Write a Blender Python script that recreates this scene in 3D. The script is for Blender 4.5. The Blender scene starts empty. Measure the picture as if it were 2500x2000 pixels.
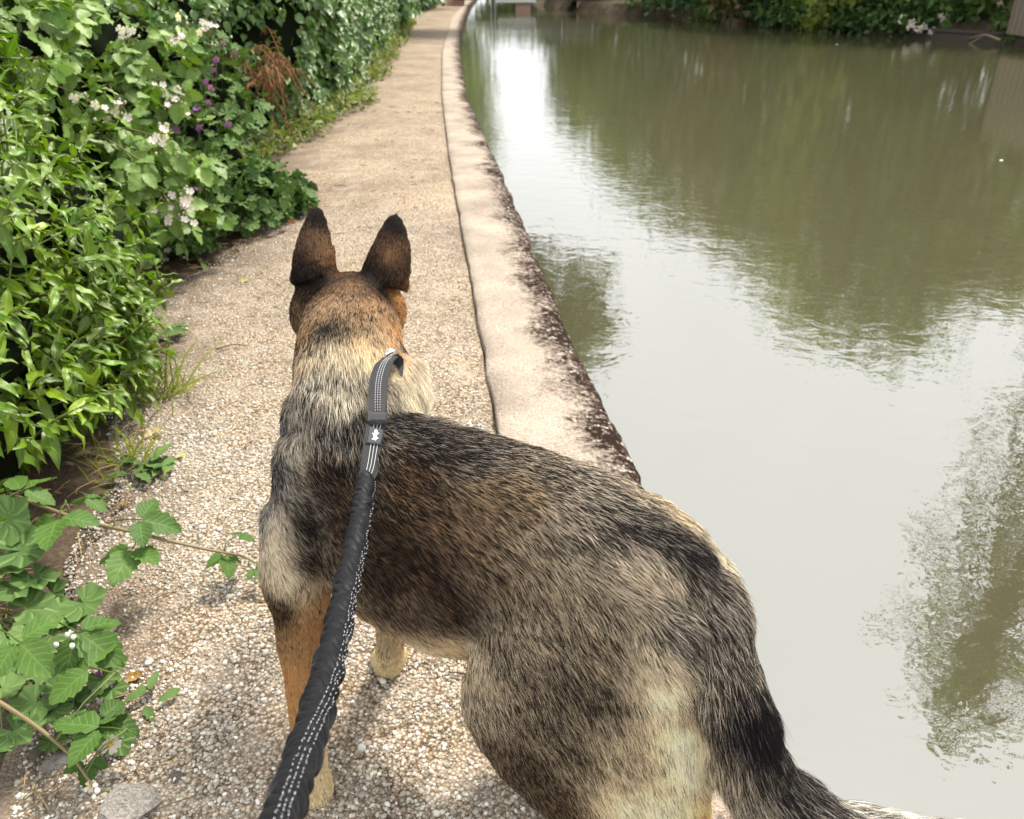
import bpy, bmesh, math, random
import numpy as np
from mathutils import Vector, Matrix, noise, bvhtree, kdtree
R = math.radians
rng = np.random.default_rng(7)
random.seed(7)
sc = bpy.context.scene
COL = sc.collection

# ---------------------------------------------------------------- camera
CAM_H, PITCH = 1.25, 27.7
cd = bpy.data.cameras.new('camera')
cam = bpy.data.objects.new('camera', cd)
COL.objects.link(cam)
cam.location = (0, 0, CAM_H)
cam.rotation_euler = (R(90 - PITCH), 0, 0)
cd.sensor_width = 36
cd.lens = 28.8
cd.clip_start = 0.02
cd.clip_end = 2000
cd.dof.use_dof = True
cd.dof.focus_distance = 1.22
cd.dof.aperture_fstop = 8.0
sc.camera = cam

# ---------------------------------------------------------------- sky, sun, exposure
SUN_EL, SUN_AZ = 58.0, 35.0          # degrees; azimuth clockwise from +Y (ahead) towards +X
world = bpy.data.worlds.new('World')
sc.world = world
world.use_nodes = True
wn, wl = world.node_tree.nodes, world.node_tree.links
wn.clear()
w_out = wn.new('ShaderNodeOutputWorld')
w_bg = wn.new('ShaderNodeBackground')
w_sky = wn.new('ShaderNodeTexSky')
w_sky.sky_type = 'NISHITA'
w_sky.sun_disc = False
w_sky.sun_elevation = R(SUN_EL)
w_sky.sun_rotation = R(SUN_AZ)
w_sky.dust_density = 3.0
w_tc = wn.new('ShaderNodeTexCoord')
w_noise = wn.new('ShaderNodeTexNoise')
w_noise.inputs['Scale'].default_value = 1.6
w_noise.inputs['Detail'].default_value = 5
w_noise.inputs['Roughness'].default_value = 0.6
w_ramp = wn.new('ShaderNodeMapRange')
w_ramp.inputs['From Min'].default_value = 0.25
w_ramp.inputs['From Max'].default_value = 0.6
w_ramp.inputs['To Min'].default_value = 0.72
w_ramp.inputs['To Max'].default_value = 1.0
w_mix = wn.new('ShaderNodeMix')
w_mix.data_type = 'RGBA'
w_mix.inputs['B'].default_value = (13.6, 13.9, 14.2, 1)     # bright thin cloud
w_bg.inputs['Strength'].default_value = 0.1
wl.new(w_tc.outputs['Generated'], w_noise.inputs['Vector'])
wl.new(w_noise.outputs['Fac'], w_ramp.inputs['Value'])
wl.new(w_ramp.outputs['Result'], w_mix.inputs['Factor'])
wl.new(w_sky.outputs['Color'], w_mix.inputs['A'])
wl.new(w_mix.outputs['Result'], w_bg.inputs['Color'])
wl.new(w_bg.outputs['Background'], w_out.inputs['Surface'])
sd = bpy.data.lights.new('sun', 'SUN')
sd.energy = 5.0
sd.angle = R(11)
sd.color = (1.0, 0.93, 0.82)
sun = bpy.data.objects.new('sun', sd)
COL.objects.link(sun)
_d = Vector((math.sin(R(SUN_AZ)) * math.cos(R(SUN_EL)), math.cos(R(SUN_AZ)) * math.cos(R(SUN_EL)), math.sin(R(SUN_EL))))
sun.rotation_euler = _d.to_track_quat('Z', 'Y').to_euler()
sun.location = (0, 0, 30)
sc.view_settings.view_transform = 'Standard'
sc.view_settings.look = 'None'
sc.view_settings.exposure = 0.60
sc.view_settings.gamma = 1.0
sc.render.engine = 'CYCLES'
sc.cycles.use_denoising = True
sc.cycles.max_bounces = 8
sc.cycles.transparent_max_bounces = 8
sc.cycles.caustics_reflective = False
sc.cycles.caustics_refractive = False
sc.cycles_curves.shape = 'RIBBONS'

# ---------------------------------------------------------------- helpers
def tag(o, label=None, cat=None, group=None, kind=None):
    if label: o['label'] = label
    if cat: o['category'] = cat
    if group: o['group'] = group
    if kind: o['kind'] = kind
    return o

def empty(name, loc, label, cat, group=None):
    o = bpy.data.objects.new(name, None)
    o.empty_display_size = 0.1
    COL.objects.link(o)
    o.location = loc
    return tag(o, label, cat, group)

def mesh_np(name, V, Fc, smooth=True, uv=None):
    """V (n,3), Fc (m,3|4) arrays or list of lists -> mesh; uv per-vertex (n,2)"""
    me = bpy.data.meshes.new(name)
    V = np.asarray(V, np.float32)
    if isinstance(Fc, np.ndarray):
        m, k = Fc.shape
        me.vertices.add(len(V)); me.vertices.foreach_set('co', V.ravel())
        me.loops.add(m * k); me.loops.foreach_set('vertex_index', Fc.astype(np.int32).ravel())
        me.polygons.add(m)
        me.polygons.foreach_set('loop_start', np.arange(0, m * k, k, dtype=np.int32))
        me.update(calc_edges=True)
    else:
        me.from_pydata([tuple(map(float, v)) for v in V], [], [tuple(int(i) for i in f) for f in Fc])
    if smooth:
        me.polygons.foreach_set('use_smooth', np.ones(len(me.polygons), bool))
    if uv is not None:
        ul = me.uv_layers.new(name='UVMap')
        vi = np.empty(len(me.loops), np.int32); me.loops.foreach_get('vertex_index', vi)
        ul.data.foreach_set('uv', np.asarray(uv, np.float32)[vi].ravel())
    return me

def vcol(me, name, C):
    """per-vertex colour attribute (n,3)"""
    a = me.attributes.new(name, 'FLOAT_COLOR', 'POINT')
    C = np.asarray(C, np.float32)
    a.data.foreach_set('color', np.concatenate([C, np.ones((len(C), 1), np.float32)], 1).ravel())

def link(name, me, mat=None, parent=None):
    o = bpy.data.objects.new(name, me)
    COL.objects.link(o)
    if mat is not None and len(me.materials) == 0:
        me.materials.append(mat)
    if parent is not None:
        o.parent = parent
        o.matrix_parent_inverse = Matrix.Translation(parent.location).inverted() if parent.type == 'EMPTY' else Matrix()
    return o

class Geo:
    """collects pieces into one mesh, with per-vertex uv and colour"""
    def __init__(s): s.V, s.F, s.U, s.C, s.n = [], [], [], [], 0
    def add(s, V, Fc, uv=None, col=None):
        V = np.asarray(V, float)
        s.V.append(V)
        s.F += [[i + s.n for i in f] for f in Fc]
        s.U.append(np.zeros((len(V), 2)) if uv is None else np.asarray(uv, float))
        s.C.append(np.tile(np.asarray((1, 1, 1) if col is None else col, float), (len(V), 1)) if col is None or np.ndim(col) == 1 else np.asarray(col, float))
        s.n += len(V)
    def mesh(s, name, smooth=True):
        me = mesh_np(name, np.concatenate(s.V), s.F, smooth, np.concatenate(s.U))
        vcol(me, 'col', np.concatenate(s.C))
        return me

def tube(pts, rad, n=8, cap=True):
    pts = np.asarray(pts, float); rad = np.broadcast_to(np.asarray(rad, float), (len(pts),))
    T = np.gradient(pts, axis=0); T /= np.linalg.norm(T, axis=1)[:, None] + 1e-12
    up = np.array([0, 0, 1.0]) if abs(T[0][2]) < 0.9 else np.array([1.0, 0, 0])
    V, Fc = [], []
    nrm = np.cross(T[0], up); nrm /= np.linalg.norm(nrm)
    for i in range(len(pts)):
        nrm = nrm - T[i] * (nrm @ T[i]); nrm /= np.linalg.norm(nrm)
        b = np.cross(T[i], nrm)
        for k in range(n):
            a = 2 * math.pi * k / n
            V.append(pts[i] + rad[i] * (math.cos(a) * nrm + math.sin(a) * b))
    for i in range(len(pts) - 1):
        for k in range(n):
            k2 = (k + 1) % n
            Fc.append([i * n + k, i * n + k2, (i + 1) * n + k2, (i + 1) * n + k])
    if cap:
        Fc.append(list(range(n))[::-1]); Fc.append([(len(pts) - 1) * n + k for k in range(n)])
    return np.array(V), Fc

def catmull(pts, m):
    """resample control points (k,d) to m points, smooth"""
    pts = np.asarray(pts, float); k = len(pts)
    P = np.concatenate([[2 * pts[0] - pts[1]], pts, [2 * pts[-1] - pts[-2]]])
    t = np.linspace(0, k - 1 - 1e-9, m); i = t.astype(int); f = (t - i)[:, None]
    p0, p1, p2, p3 = P[i], P[i + 1], P[i + 2], P[i + 3]
    return 0.5 * (2 * p1 + (p2 - p0) * f + (2 * p0 - 5 * p1 + 4 * p2 - p3) * f ** 2 + (3 * p1 - p0 - 3 * p2 + p3) * f ** 3)

def mat(name):
    m = bpy.data.materials.new(name); m.use_nodes = True
    nt = m.node_tree; b = nt.nodes['Principled BSDF']
    return m, nt, b, nt.nodes, nt.links

def nnoise(nt, scale, detail=3, rough=0.55, vec=None, dim='3D'):
    n = nt.nodes.new('ShaderNodeTexNoise'); n.noise_dimensions = dim
    n.inputs['Scale'].default_value = scale; n.inputs['Detail'].default_value = detail; n.inputs['Roughness'].default_value = rough
    if vec is not None: nt.links.new(vec, n.inputs['Vector'])
    return n

def ramp(nt, fac, stops):
    r = nt.nodes.new('ShaderNodeValToRGB')
    while len(r.color_ramp.elements) < len(stops): r.color_ramp.elements.new(0.5)
    for e, (p, c) in zip(r.color_ramp.elements, stops):
        e.position = p; e.color = (*c, 1) if len(c) == 3 else c
    nt.links.new(fac, r.inputs['Fac'])
    return r

def mixc(nt, fac, a, b, mode='MIX'):
    m = nt.nodes.new('ShaderNodeMix'); m.data_type = 'RGBA'; m.blend_type = mode
    for key, v in (('Factor', fac), ('A', a), ('B', b)):
        if hasattr(v, 'links') or isinstance(v, bpy.types.NodeSocket): nt.links.new(v, m.inputs[key])
        elif key == 'Factor': m.inputs[key].default_value = v
        else: m.inputs[key].default_value = (*v, 1)
    return m.outputs['Result']

def bump(nt, b, height, strength, dist):
    n = nt.nodes.new('ShaderNodeBump'); n.inputs['Strength'].default_value = strength; n.inputs['Distance'].default_value = dist
    nt.links.new(height, n.inputs['Height']); nt.links.new(n.outputs['Normal'], b.inputs['Normal'])
    return n

def plain(name, col, rough=0.6, spec=0.4, metal=0.0):
    m, nt, b, N, L = mat(name)
    b.inputs['Base Color'].default_value = (*col, 1); b.inputs['Roughness'].default_value = rough
    b.inputs['Specular IOR Level'].default_value = spec; b.inputs['Metallic'].default_value = metal
    nz = nnoise(nt, 40, 3)
    L.new(mixc(nt, nz.outputs['Fac'], tuple(c * 0.75 for c in col), tuple(min(1, c * 1.25) for c in col)), b.inputs['Base Color'])
    return m
# ---------------------------------------------------------------- the lie of the land (metres; x right, y along the towpath)
def itp(tab):
    tab = np.array(tab, float)
    return lambda y: np.interp(y, tab[:, 0], tab[:, 1])
K_IN = itp([(-6, 0.85), (-3, 0.50), (0, 0.20), (1, 0.09), (2.2, -0.04), (3.37, -0.16), (4.92, -0.32), (6.7, -0.50), (10.65, -0.86), (17.3, -1.36), (32.4, -2.18), (63, -3.04), (110, -4.0)])
K_OUT = itp([(-6, 1.30), (-3, 0.95), (0, 0.62), (1, 0.51), (1.93, 0.40), (2.42, 0.33), (3.37, 0.21), (5.55, 0.00), (7.85, -0.24), (10.65, -0.54), (18.6, -1.08), (28.9, -1.58), (51, -2.36), (110, -3.6)])
P_LEFT = itp([(-6, -0.75), (0.9, -0.72), (1.25, -0.86), (1.65, -0.98), (2.0, -1.0), (2.27, -1.17), (2.8, -1.25), (3.4, -1.5), (3.8, -1.40), (4.7, -1.3), (6.7, -1.75), (8.1, -1.75), (10.65, -1.85), (18.6, -2.5), (32.4, -3.6), (110, -5.6)])
FAR = itp([(-6, 15.2), (5, 14.9), (12, 14.6), (18, 14.1), (22.6, 12.9), (25.9, 11.25), (27.8, 9.85), (32.2, 8.8), (40.6, 7.0), (46, 3.6), (52, 2.0), (60, 1.5), (110, 1.0)])
WATER_Z = -0.20

def strip(name, ys, fa, fb, nx, zf):
    ys = np.asarray(ys); V = []
    for y in ys:
        a, b = fa(y), fb(y)
        for k in range(nx + 1):
            x = a + (b - a) * k / nx
            V.append((x, y, zf(x, y, k / nx)))
    Fc = []
    for i in range(len(ys) - 1):
        for k in range(nx):
            q = i * (nx + 1) + k
            Fc.append([q, q + 1, q + nx + 2, q + nx + 1])
    n = len(ys)
    uv = [(k / nx, i / (n - 1)) for i in range(n) for k in range(nx + 1)]
    return mesh_np(name, V, Fc, True, uv)

YS = np.concatenate([np.arange(-6, 0, 0.5), np.arange(0, 8, 0.06), np.arange(8, 20, 0.25), np.arange(20, 110.1, 1.5)])

# --- soil material (banks, hedge bottom)
def m_soil():
    m, nt, b, N, L = mat('soil')
    tc = N.new('ShaderNodeTexCoord')
    n1 = nnoise(nt, 2.2, 5, 0.6, tc.outputs['Object']); n2 = nnoise(nt, 60, 4, 0.7, tc.outputs['Object'])
    c1 = ramp(nt, n1.outputs['Fac'], [(0.35, (0.075, 0.055, 0.038)), (0.65, (0.16, 0.125, 0.085))])
    c2 = ramp(nt, n2.outputs['Fac'], [(0.3, (0.35, 0.33, 0.3)), (0.7, (1, 1, 1))])
    L.new(mixc(nt, 0.8, c1.outputs['Color'], c2.outputs['Color'], 'MULTIPLY'), b.inputs['Base Color'])
    b.inputs['Roughness'].default_value = 0.95; b.inputs['Specular IOR Level'].default_value = 0.08
    bump(nt, b, n2.outputs['Fac'], 0.6, 0.02)
    return m
MAT_SOIL = m_soil()

def m_gravel():
    m, nt, b, N, L = mat('path_gravel')
    tc = N.new('ShaderNodeTexCoord')
    v = N.new('ShaderNodeTexVoronoi'); v.inputs['Scale'].default_value = 140
    L.new(tc.outputs['Object'], v.inputs['Vector'])
    sep = N.new('ShaderNodeSeparateColor'); L.new(v.outputs['Color'], sep.inputs['Color'])
    stone = ramp(nt, sep.outputs['Red'], [(0.0, (0.19, 0.165, 0.125)), (0.35, (0.345, 0.293, 0.230)), (0.7, (0.45, 0.39, 0.315)), (1.0, (0.62, 0.57, 0.50))])
    gap = ramp(nt, v.outputs['Distance'], [(0.30, (1, 1, 1)), (0.70, (0.30, 0.26, 0.22))])
    c = mixc(nt, 1.0, stone.outputs['Color'], gap.outputs['Color'], 'MULTIPLY')
    n1 = nnoise(nt, 1.3, 5, 0.6, tc.outputs['Object'])
    fine = ramp(nt, n1.outputs['Fac'], [(0.33, (0.74, 0.68, 0.62)), (0.62, (1.14, 1.06, 0.96))])
    c = mixc(nt, 1.0, c, fine.outputs['Color'], 'MULTIPLY')
    # dust fills the gaps here and there; trodden soil towards the hedge
    n2 = nnoise(nt, 7, 4, 0.6, tc.outputs['Object'])
    dust = ramp(nt, n2.outputs['Fac'], [(0.48, (0, 0, 0)), (0.70, (0.45, 0.45, 0.45))])
    c = mixc(nt, dust.outputs['Color'], c, (0.37, 0.31, 0.245))
    uv = N.new('ShaderNodeUVMap'); sx = N.new('ShaderNodeSeparateXYZ'); L.new(uv.outputs['UV'], sx.inputs['Vector'])
    ad = N.new('ShaderNodeMath'); ad.operation = 'ADD'
    sc2 = N.new('ShaderNodeMath'); sc2.operation = 'MULTIPLY'; sc2.inputs[1].default_value = 0.35; L.new(n2.outputs['Fac'], sc2.inputs[0])
    L.new(sx.outputs['X'], ad.inputs[0]); L.new(sc2.outputs[0], ad.inputs[1])
    edge = ramp(nt, ad.outputs[0], [(0.20, (1, 1, 1)), (0.42, (0, 0, 0))])
    c = mixc(nt, edge.outputs['Color'], c, (0.15, 0.115, 0.085))
    L.new(c, b.inputs['Base Color']); b.inputs['Roughness'].default_value = 0.95; b.inputs['Specular IOR Level'].default_value = 0.15
    inv = N.new('ShaderNodeMath'); inv.operation = 'MULTIPLY'; inv.inputs[1].default_value = -1; L.new(v.outputs['Distance'], inv.inputs[0])
    bump(nt, b, inv.outputs[0], 0.8, 0.006)
    return m
MAT_GRAVEL = m_gravel()

def m_coping():
    m, nt, b, N, L = mat('concrete_coping')
    tc = N.new('ShaderNodeTexCoord'); O_ = tc.outputs['Object']
    n1 = nnoise(nt, 180, 3, 0.7, O_); n2 = nnoise(nt, 3.5, 5, 0.6, O_); n3 = nnoise(nt, 55, 4, 0.65, O_)
    base = ramp(nt, n1.outputs['Fac'], [(0.30, (0.18, 0.15, 0.122)), (0.50, (0.38, 0.333, 0.284)), (0.75, (0.55, 0.50, 0.44))])
    st = ramp(nt, n2.outputs['Fac'], [(0.3, (0.66, 0.63, 0.60)), (0.65, (1.08, 1.02, 0.96))])
    c = mixc(nt, 1.0, base.outputs['Color'], st.outputs['Color'], 'MULTIPLY')
    uv = N.new('ShaderNodeUVMap'); sx = N.new('ShaderNodeSeparateXYZ'); L.new(uv.outputs['UV'], sx.inputs['Vector'])
    def mth(op, a, bb):
        q = N.new('ShaderNodeMath'); q.operation = op
        for i, s_ in enumerate((a, bb)):
            if isinstance(s_, (int, float)): q.inputs[i].default_value = s_
            else: L.new(s_, q.inputs[i])
        return q.outputs[0]
    n4 = nnoise(nt, 2.6, 4, 0.7, O_)
    e = mth('ADD', sx.outputs['X'], mth('MULTIPLY', mth('SUBTRACT', n4.outputs['Fac'], 0.5), 1.35))
    e = mth('ADD', e, mth('MULTIPLY', mth('SUBTRACT', n3.outputs['Fac'], 0.5), 0.9))
    crust = ramp(nt, e, [(0.54, (0, 0, 0)), (0.86, (1, 1, 1))])
    n5 = nnoise(nt, 34, 6, 0.8, O_)
    spot = ramp(nt, n5.outputs['Fac'], [(0.53, (0.020, 0.011, 0.0075)), (0.57, (0.095, 0.060, 0.044)), (0.61, (0.48, 0.43, 0.375))])
    c = mixc(nt, crust.outputs['Color'], c, spot.outputs['Color'])
    L.new(c, b.inputs['Base Color']); b.inputs['Roughness'].default_value = 0.95; b.inputs['Specular IOR Level'].default_value = 0.08
    hsum = mth('ADD', n1.outputs['Fac'], mth('MULTIPLY', n3.outputs['Fac'], 2.0))
    bump(nt, b, hsum, 0.7, 0.010)
    return m

def m_water():
    m, nt, b, N, L = mat('canal_water')
    tc = N.new('ShaderNodeTexCoord')
    mp = N.new('ShaderNodeMapping'); mp.inputs['Scale'].default_value = (1.0, 1.25, 1.0); mp.inputs['Rotation'].default_value = (0, 0, R(14))
    L.new(tc.outputs['Object'], mp.inputs['Vector'])
    n1 = nnoise(nt, 5.5, 3, 0.5, mp.outputs['Vector']); n1.inputs['Distortion'].default_value = 0.6
    n2 = nnoise(nt, 1.4, 3, 0.5, mp.outputs['Vector'])
    n3 = nnoise(nt, 22, 2, 0.5, mp.outputs['Vector'])
    msk = nnoise(nt, 0.22, 3, 0.5, tc.outputs['Object'])
    mr = N.new('ShaderNodeMapRange'); mr.inputs['From Min'].default_value = 0.38; mr.inputs['From Max'].default_value = 0.62; mr.inputs['To Min'].default_value = 0.35; mr.inputs['To Max'].default_value = 1.0
    L.new(msk.outputs['Fac'], mr.inputs['Value'])
    def mth(op, a, bb):
        q = N.new('ShaderNodeMath'); q.operation = op
        for i, s_ in enumerate((a, bb)):
            if isinstance(s_, (int, float)): q.inputs[i].default_value = s_
            else: L.new(s_, q.inputs[i])
        return q.outputs[0]
    h = mth('ADD', mth('MULTIPLY', n1.outputs['Fac'], mr.outputs['Result']), mth('MULTIPLY', n2.outputs['Fac'], 0.9))
    h = mth('ADD', h, mth('MULTIPLY', n3.outputs['Fac'], 0.12))
    bump(nt, b, h, 1.0, 0.0029)
    b.inputs['Base Color'].default_value = (0.064, 0.060, 0.032, 1)
    b.inputs['Roughness'].default_value = 0.02
    b.inputs['IOR'].default_value = 3.15
    return m
MAT_COPING, MAT_WATER = m_coping(), m_water()

o = link('ground', mesh_np('ground', [(-900, -400, -1.0), (900, -400, -1.0), (900, 1500, -1.0), (-900, 1500, -1.0)], [[0, 1, 2, 3]]), MAT_SOIL); tag(o, kind='structure')
def rough(x, y, s=0.03):
    return s * noise.fractal(Vector((x * 1.7, y * 1.7, 3.1)), 1.0, 2.0, 4)
def zleft(x, y, f):
    e = P_LEFT(y)
    d = max(0.0, e - x)
    return -0.012 + min(0.35, 0.10 * d) + rough(x, y, 0.025) * min(1, d * 4)
o = link('towpath_bank', strip('towpath_bank', YS, lambda y: P_LEFT(y) - 60 if y > 40 else P_LEFT(y) - 14, lambda y: P_LEFT(y) + 0.25, 60, zleft), MAT_SOIL); tag(o, kind='structure')
def zpath(x, y, f):
    cr = 0.012 * math.sin(math.pi * f)
    return 0.004 + cr + 0.010 * noise.noise(Vector((x * 2.1, y * 2.1, 0))) + 0.004 * noise.noise(Vector((x * 9, y * 9, 1))) - 0.014 * max(0, (f - 0.93) / 0.07)
PATH_A = lambda y: P_LEFT(y) - 0.10 + 0.05 * math.sin(y * 5.1) + 0.04 * math.sin(y * 11.3)
path = link('towpath', strip('towpath', YS, PATH_A, lambda y: K_IN(y) - 0.004, 26, zpath), MAT_GRAVEL); tag(path, kind='structure')

def coping_mesh():
    prof = [(0.0, -0.12), (0.0, 0.012), (0.02, 0.020), (0.12, 0.024), (0.30, 0.026), (0.48, 0.026), (0.62, 0.025), (0.74, 0.022), (0.83, 0.017), (0.90, 0.008), (0.955, -0.006), (0.985, -0.030), (1.0, -0.08), (1.0, -0.30), (1.0, -0.95)]
    ys = np.concatenate([np.arange(-6, 0, 0.5), np.arange(0, 9, 0.03), np.arange(9, 20, 0.2), np.arange(20, 110.1, 1.5)])
    V, uv = [], []
    for i, y in enumerate(ys):
        a, b = K_IN(y), K_OUT(y)
        for k, (f, z) in enumerate(prof):
            x = a + (b - a) * f
            w = noise.fractal(Vector((x * 3, y * 3, 7)), 1.0, 2.0, 3)
            if f < 0.05: x += 0.010 * noise.noise(Vector((0, y * 4, 2))) + 0.005 * noise.noise(Vector((0, y * 17, 2)))
            er = max(0, f - 0.6) / 0.4
            x -= er * (0.018 * (w + 0.5) + 0.012 * noise.noise(Vector((y * 11, 0, 4))) + 0.006 * noise.noise(Vector((y * 37, 0, 4))))
            z2 = z + (0.004 * w if z > -0.05 else 0) + er * (1 if z > -0.05 else 0) * (0.006 * noise.noise(Vector((x * 40, y * 40, 0))) + 0.008 * noise.noise(Vector((x * 15, y * 15, 5))))
            V.append((x, y, z2)); uv.append((f if z > -0.2 else 1.0, y))
    m = len(prof)
    Fc = [[i * m + k, i * m + k + 1, (i + 1) * m + k + 1, (i + 1) * m + k] for i in range(len(ys) - 1) for k in range(m - 1)]
    return mesh_np('kerb', V, Fc, True, uv)
o = link('kerb', coping_mesh(), MAT_COPING); tag(o, kind='structure')
o = link('water', strip('water', YS, lambda y: K_OUT(y) - 0.15, lambda y: FAR(y) + 0.6, 4, lambda x, y, f: WATER_Z), MAT_WATER); tag(o, kind='structure')
def zfar(x, y, f):
    d = x - FAR(y)
    return WATER_Z - 0.3 + min(0.75, d * 1.6) + (0.05 * noise.noise(Vector((x, y, 2))) + min(1.2, max(0, d - 1) * 0.12))
FAREND = lambda y: FAR(y) + 120
o = link('far_bank', strip('far_bank', YS[::2], lambda y: FAR(y) - 0.05, lambda y: FAR(y) + 14, 28, zfar), MAT_SOIL); tag(o, kind='structure')
# ---------------------------------------------------------------- the dog: one continuous body mesh
def ring_loft(rings, n=24):
    """rings: list of (center, axis_u, axis_v) -> closed loft"""
    V, Fc = [], []
    for c, u, v in rings:
        c, u, v = (np.asarray(q, float) for q in (c, u, v))
        for k in range(n):
            a = 2 * math.pi * k / n
            V.append(c + math.cos(a) * u + math.sin(a) * v)
    m = len(rings)
    for i in range(m - 1):
        for k in range(n):
            k2 = (k + 1) % n
            Fc.append([i * n + k, i * n + k2, (i + 1) * n + k2, (i + 1) * n + k])
    for i, rev in ((0, True), (m - 1, False)):
        ci = len(V); V.append(np.mean(V[i * n:(i + 1) * n], axis=0))
        for k in range(n):
            k2 = (k + 1) % n
            f = [ci, i * n + k, i * n + k2]
            Fc.append(f[::-1] if rev else f)
    return np.array(V), Fc

def limb(ctrl, m=24, n=18):
    """ctrl rows: x,y,z,radius -> tapered tube with rounded ends"""
    c = catmull(ctrl, m); p, r = c[:, :3], np.maximum(c[:, 3], 0.004)
    t0 = p[0] - p[1]; t0 /= np.linalg.norm(t0); t1 = p[-1] - p[-2]; t1 /= np.linalg.norm(t1)
    p = np.concatenate([[p[0] + t0 * r[0] * 0.9, p[0] + t0 * r[0] * 0.6], p, [p[-1] + t1 * r[-1] * 0.6, p[-1] + t1 * r[-1] * 0.9]])
    r = np.concatenate([[r[0] * 0.25, r[0] * 0.8], r, [r[-1] * 0.8, r[-1] * 0.25]])
    return tube(p, r, n)

def ellipsoid(c, rad, rot=None, n=16):
    V, Fc = [], []
    for i in range(1, n):
        th = math.pi * i / n
        for k in range(n):
            a = 2 * math.pi * k / n
            V.append((math.sin(th) * math.cos(a), math.sin(th) * math.sin(a), math.cos(th)))
    V.append((0, 0, 1)); V.append((0, 0, -1))
    for i in range(n - 2):
        for k in range(n):
            k2 = (k + 1) % n
            Fc.append([i * n + k, (i + 1) * n + k, (i + 1) * n + k2, i * n + k2])
    t = len(V) - 2
    for k in range(n):
        k2 = (k + 1) % n
        Fc.append([t, k, k2]); Fc.append([t + 1, (n - 2) * n + k2, (n - 2) * n + k])
    V = np.array(V) * np.asarray(rad)
    if rot is not None: V = V @ np.array(rot.to_matrix() if hasattr(rot, 'to_matrix') else rot).T
    return V + np.asarray(c), Fc

TB = np.array([0.252, 0.859]); EB = np.array([-0.897, 0.442]); LB = np.array([-0.442, -0.897])
def BW(s, t, z):
    q = TB + s * EB + t * LB
    return np.array([q[0], q[1], z])

# torso rings: x, y, top, bottom, half width
TORSO = np.array([
    (0.275, 0.848, 0.535, 0.445, 0.045),
    (0.250, 0.860, 0.582, 0.410, 0.078),
    (0.198, 0.886, 0.620, 0.370, 0.106),
    (0.126, 0.920, 0.645, 0.350, 0.106),
    (0.055, 0.958, 0.656, 0.312, 0.106),
    (-0.026, 1.000, 0.658, 0.275, 0.118),
    (-0.105, 1.040, 0.658, 0.262, 0.130),
    (-0.175, 1.080, 0.658, 0.268, 0.134),
    (-0.232, 1.124, 0.660, 0.290, 0.128),
    (-0.275, 1.174, 0.650, 0.310, 0.116),
    (-0.298, 1.227, 0.620, 0.345, 0.096),
    (-0.305, 1.275, 0.575, 0.400, 0.065)])
NECK = np.array([       # x, y, z, r
    (-0.235, 1.100, 0.560, 0.105), (-0.258, 1.180, 0.640, 0.094), (-0.272, 1.260, 0.685, 0.088),
    (-0.282, 1.335, 0.706, 0.085), (-0.290, 1.400, 0.712, 0.076)])
TAIL = np.array([
    (0.243, 0.925, 0.516, 0.046), (0.255, 0.845, 0.515, 0.050), (0.267, 0.798, 0.468, 0.046), (0.283, 0.759, 0.416, 0.045), (0.301, 0.731, 0.361, 0.045), (0.339, 0.712, 0.304, 0.043), (0.409, 0.706, 0.249, 0.040), (0.503, 0.709, 0.212, 0.036), (0.604, 0.716, 0.184, 0.028), (0.675, 0.721, 0.171, 0.016)])
LEG_FL = np.array([(-0.330, 1.085, 0.470, 0.072), (-0.352, 1.065, 0.390, 0.060), (-0.352, 1.050, 0.325, 0.047), (-0.350, 1.020, 0.250, 0.036), (-0.346, 0.980, 0.170, 0.030), (-0.341, 0.950, 0.110, 0.028), (-0.337, 0.932, 0.060, 0.027), (-0.335, 0.932, 0.035, 0.030)])
LEG_FR = np.array([(-0.190, 1.190, 0.440, 0.062), (-0.190, 1.190, 0.350, 0.050), (-0.200, 1.200, 0.280, 0.038), (-0.220, 1.215, 0.190, 0.031), (-0.236, 1.220, 0.120, 0.028), (-0.242, 1.215, 0.065, 0.027), (-0.246, 1.222, 0.035, 0.030)])
# hind leg: z, s, t, half s, half t
HIND = [(0.575, 0.085, 0.040, 0.050, 0.022), (0.545, 0.090, 0.052, 0.100, 0.040), (0.500, 0.102, 0.066, 0.138, 0.053), (0.455, 0.112, 0.076, 0.160, 0.058), (0.390, 0.124, 0.086, 0.176, 0.060), (0.320, 0.126, 0.094, 0.188, 0.058),
        (0.260, 0.122, 0.098, 0.190, 0.054), (0.205, 0.105, 0.104, 0.176, 0.049), (0.165, 0.085, 0.110, 0.155, 0.043), (0.125, 0.060, 0.114, 0.100, 0.034), (0.085, 0.010, 0.115, 0.045, 0.028), (0.040, -0.010, 0.115, 0.040, 0.030)]

def paw(g, x, y, heading):
    h = np.array([math.sin(heading), math.cos(heading), 0]); sd_ = np.array([h[1], -h[0], 0])
    g.add(*ellipsoid(np.array([x, y, 0.030]) + h * 0.012, (0.034, 0.045, 0.029), Matrix.Rotation(-heading, 3, 'Z')))
    for k, (a, f) in enumerate(((-0.026, 0.034), (-0.009, 0.048), (0.009, 0.048), (0.026, 0.034))):
        c = np.array([x, y, 0.020]) + h * f + sd_ * a
        g.add(*ellipsoid(c, (0.0115, 0.020, 0.017), Matrix.Rotation(-heading, 3, 'Z'), 10))

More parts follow.
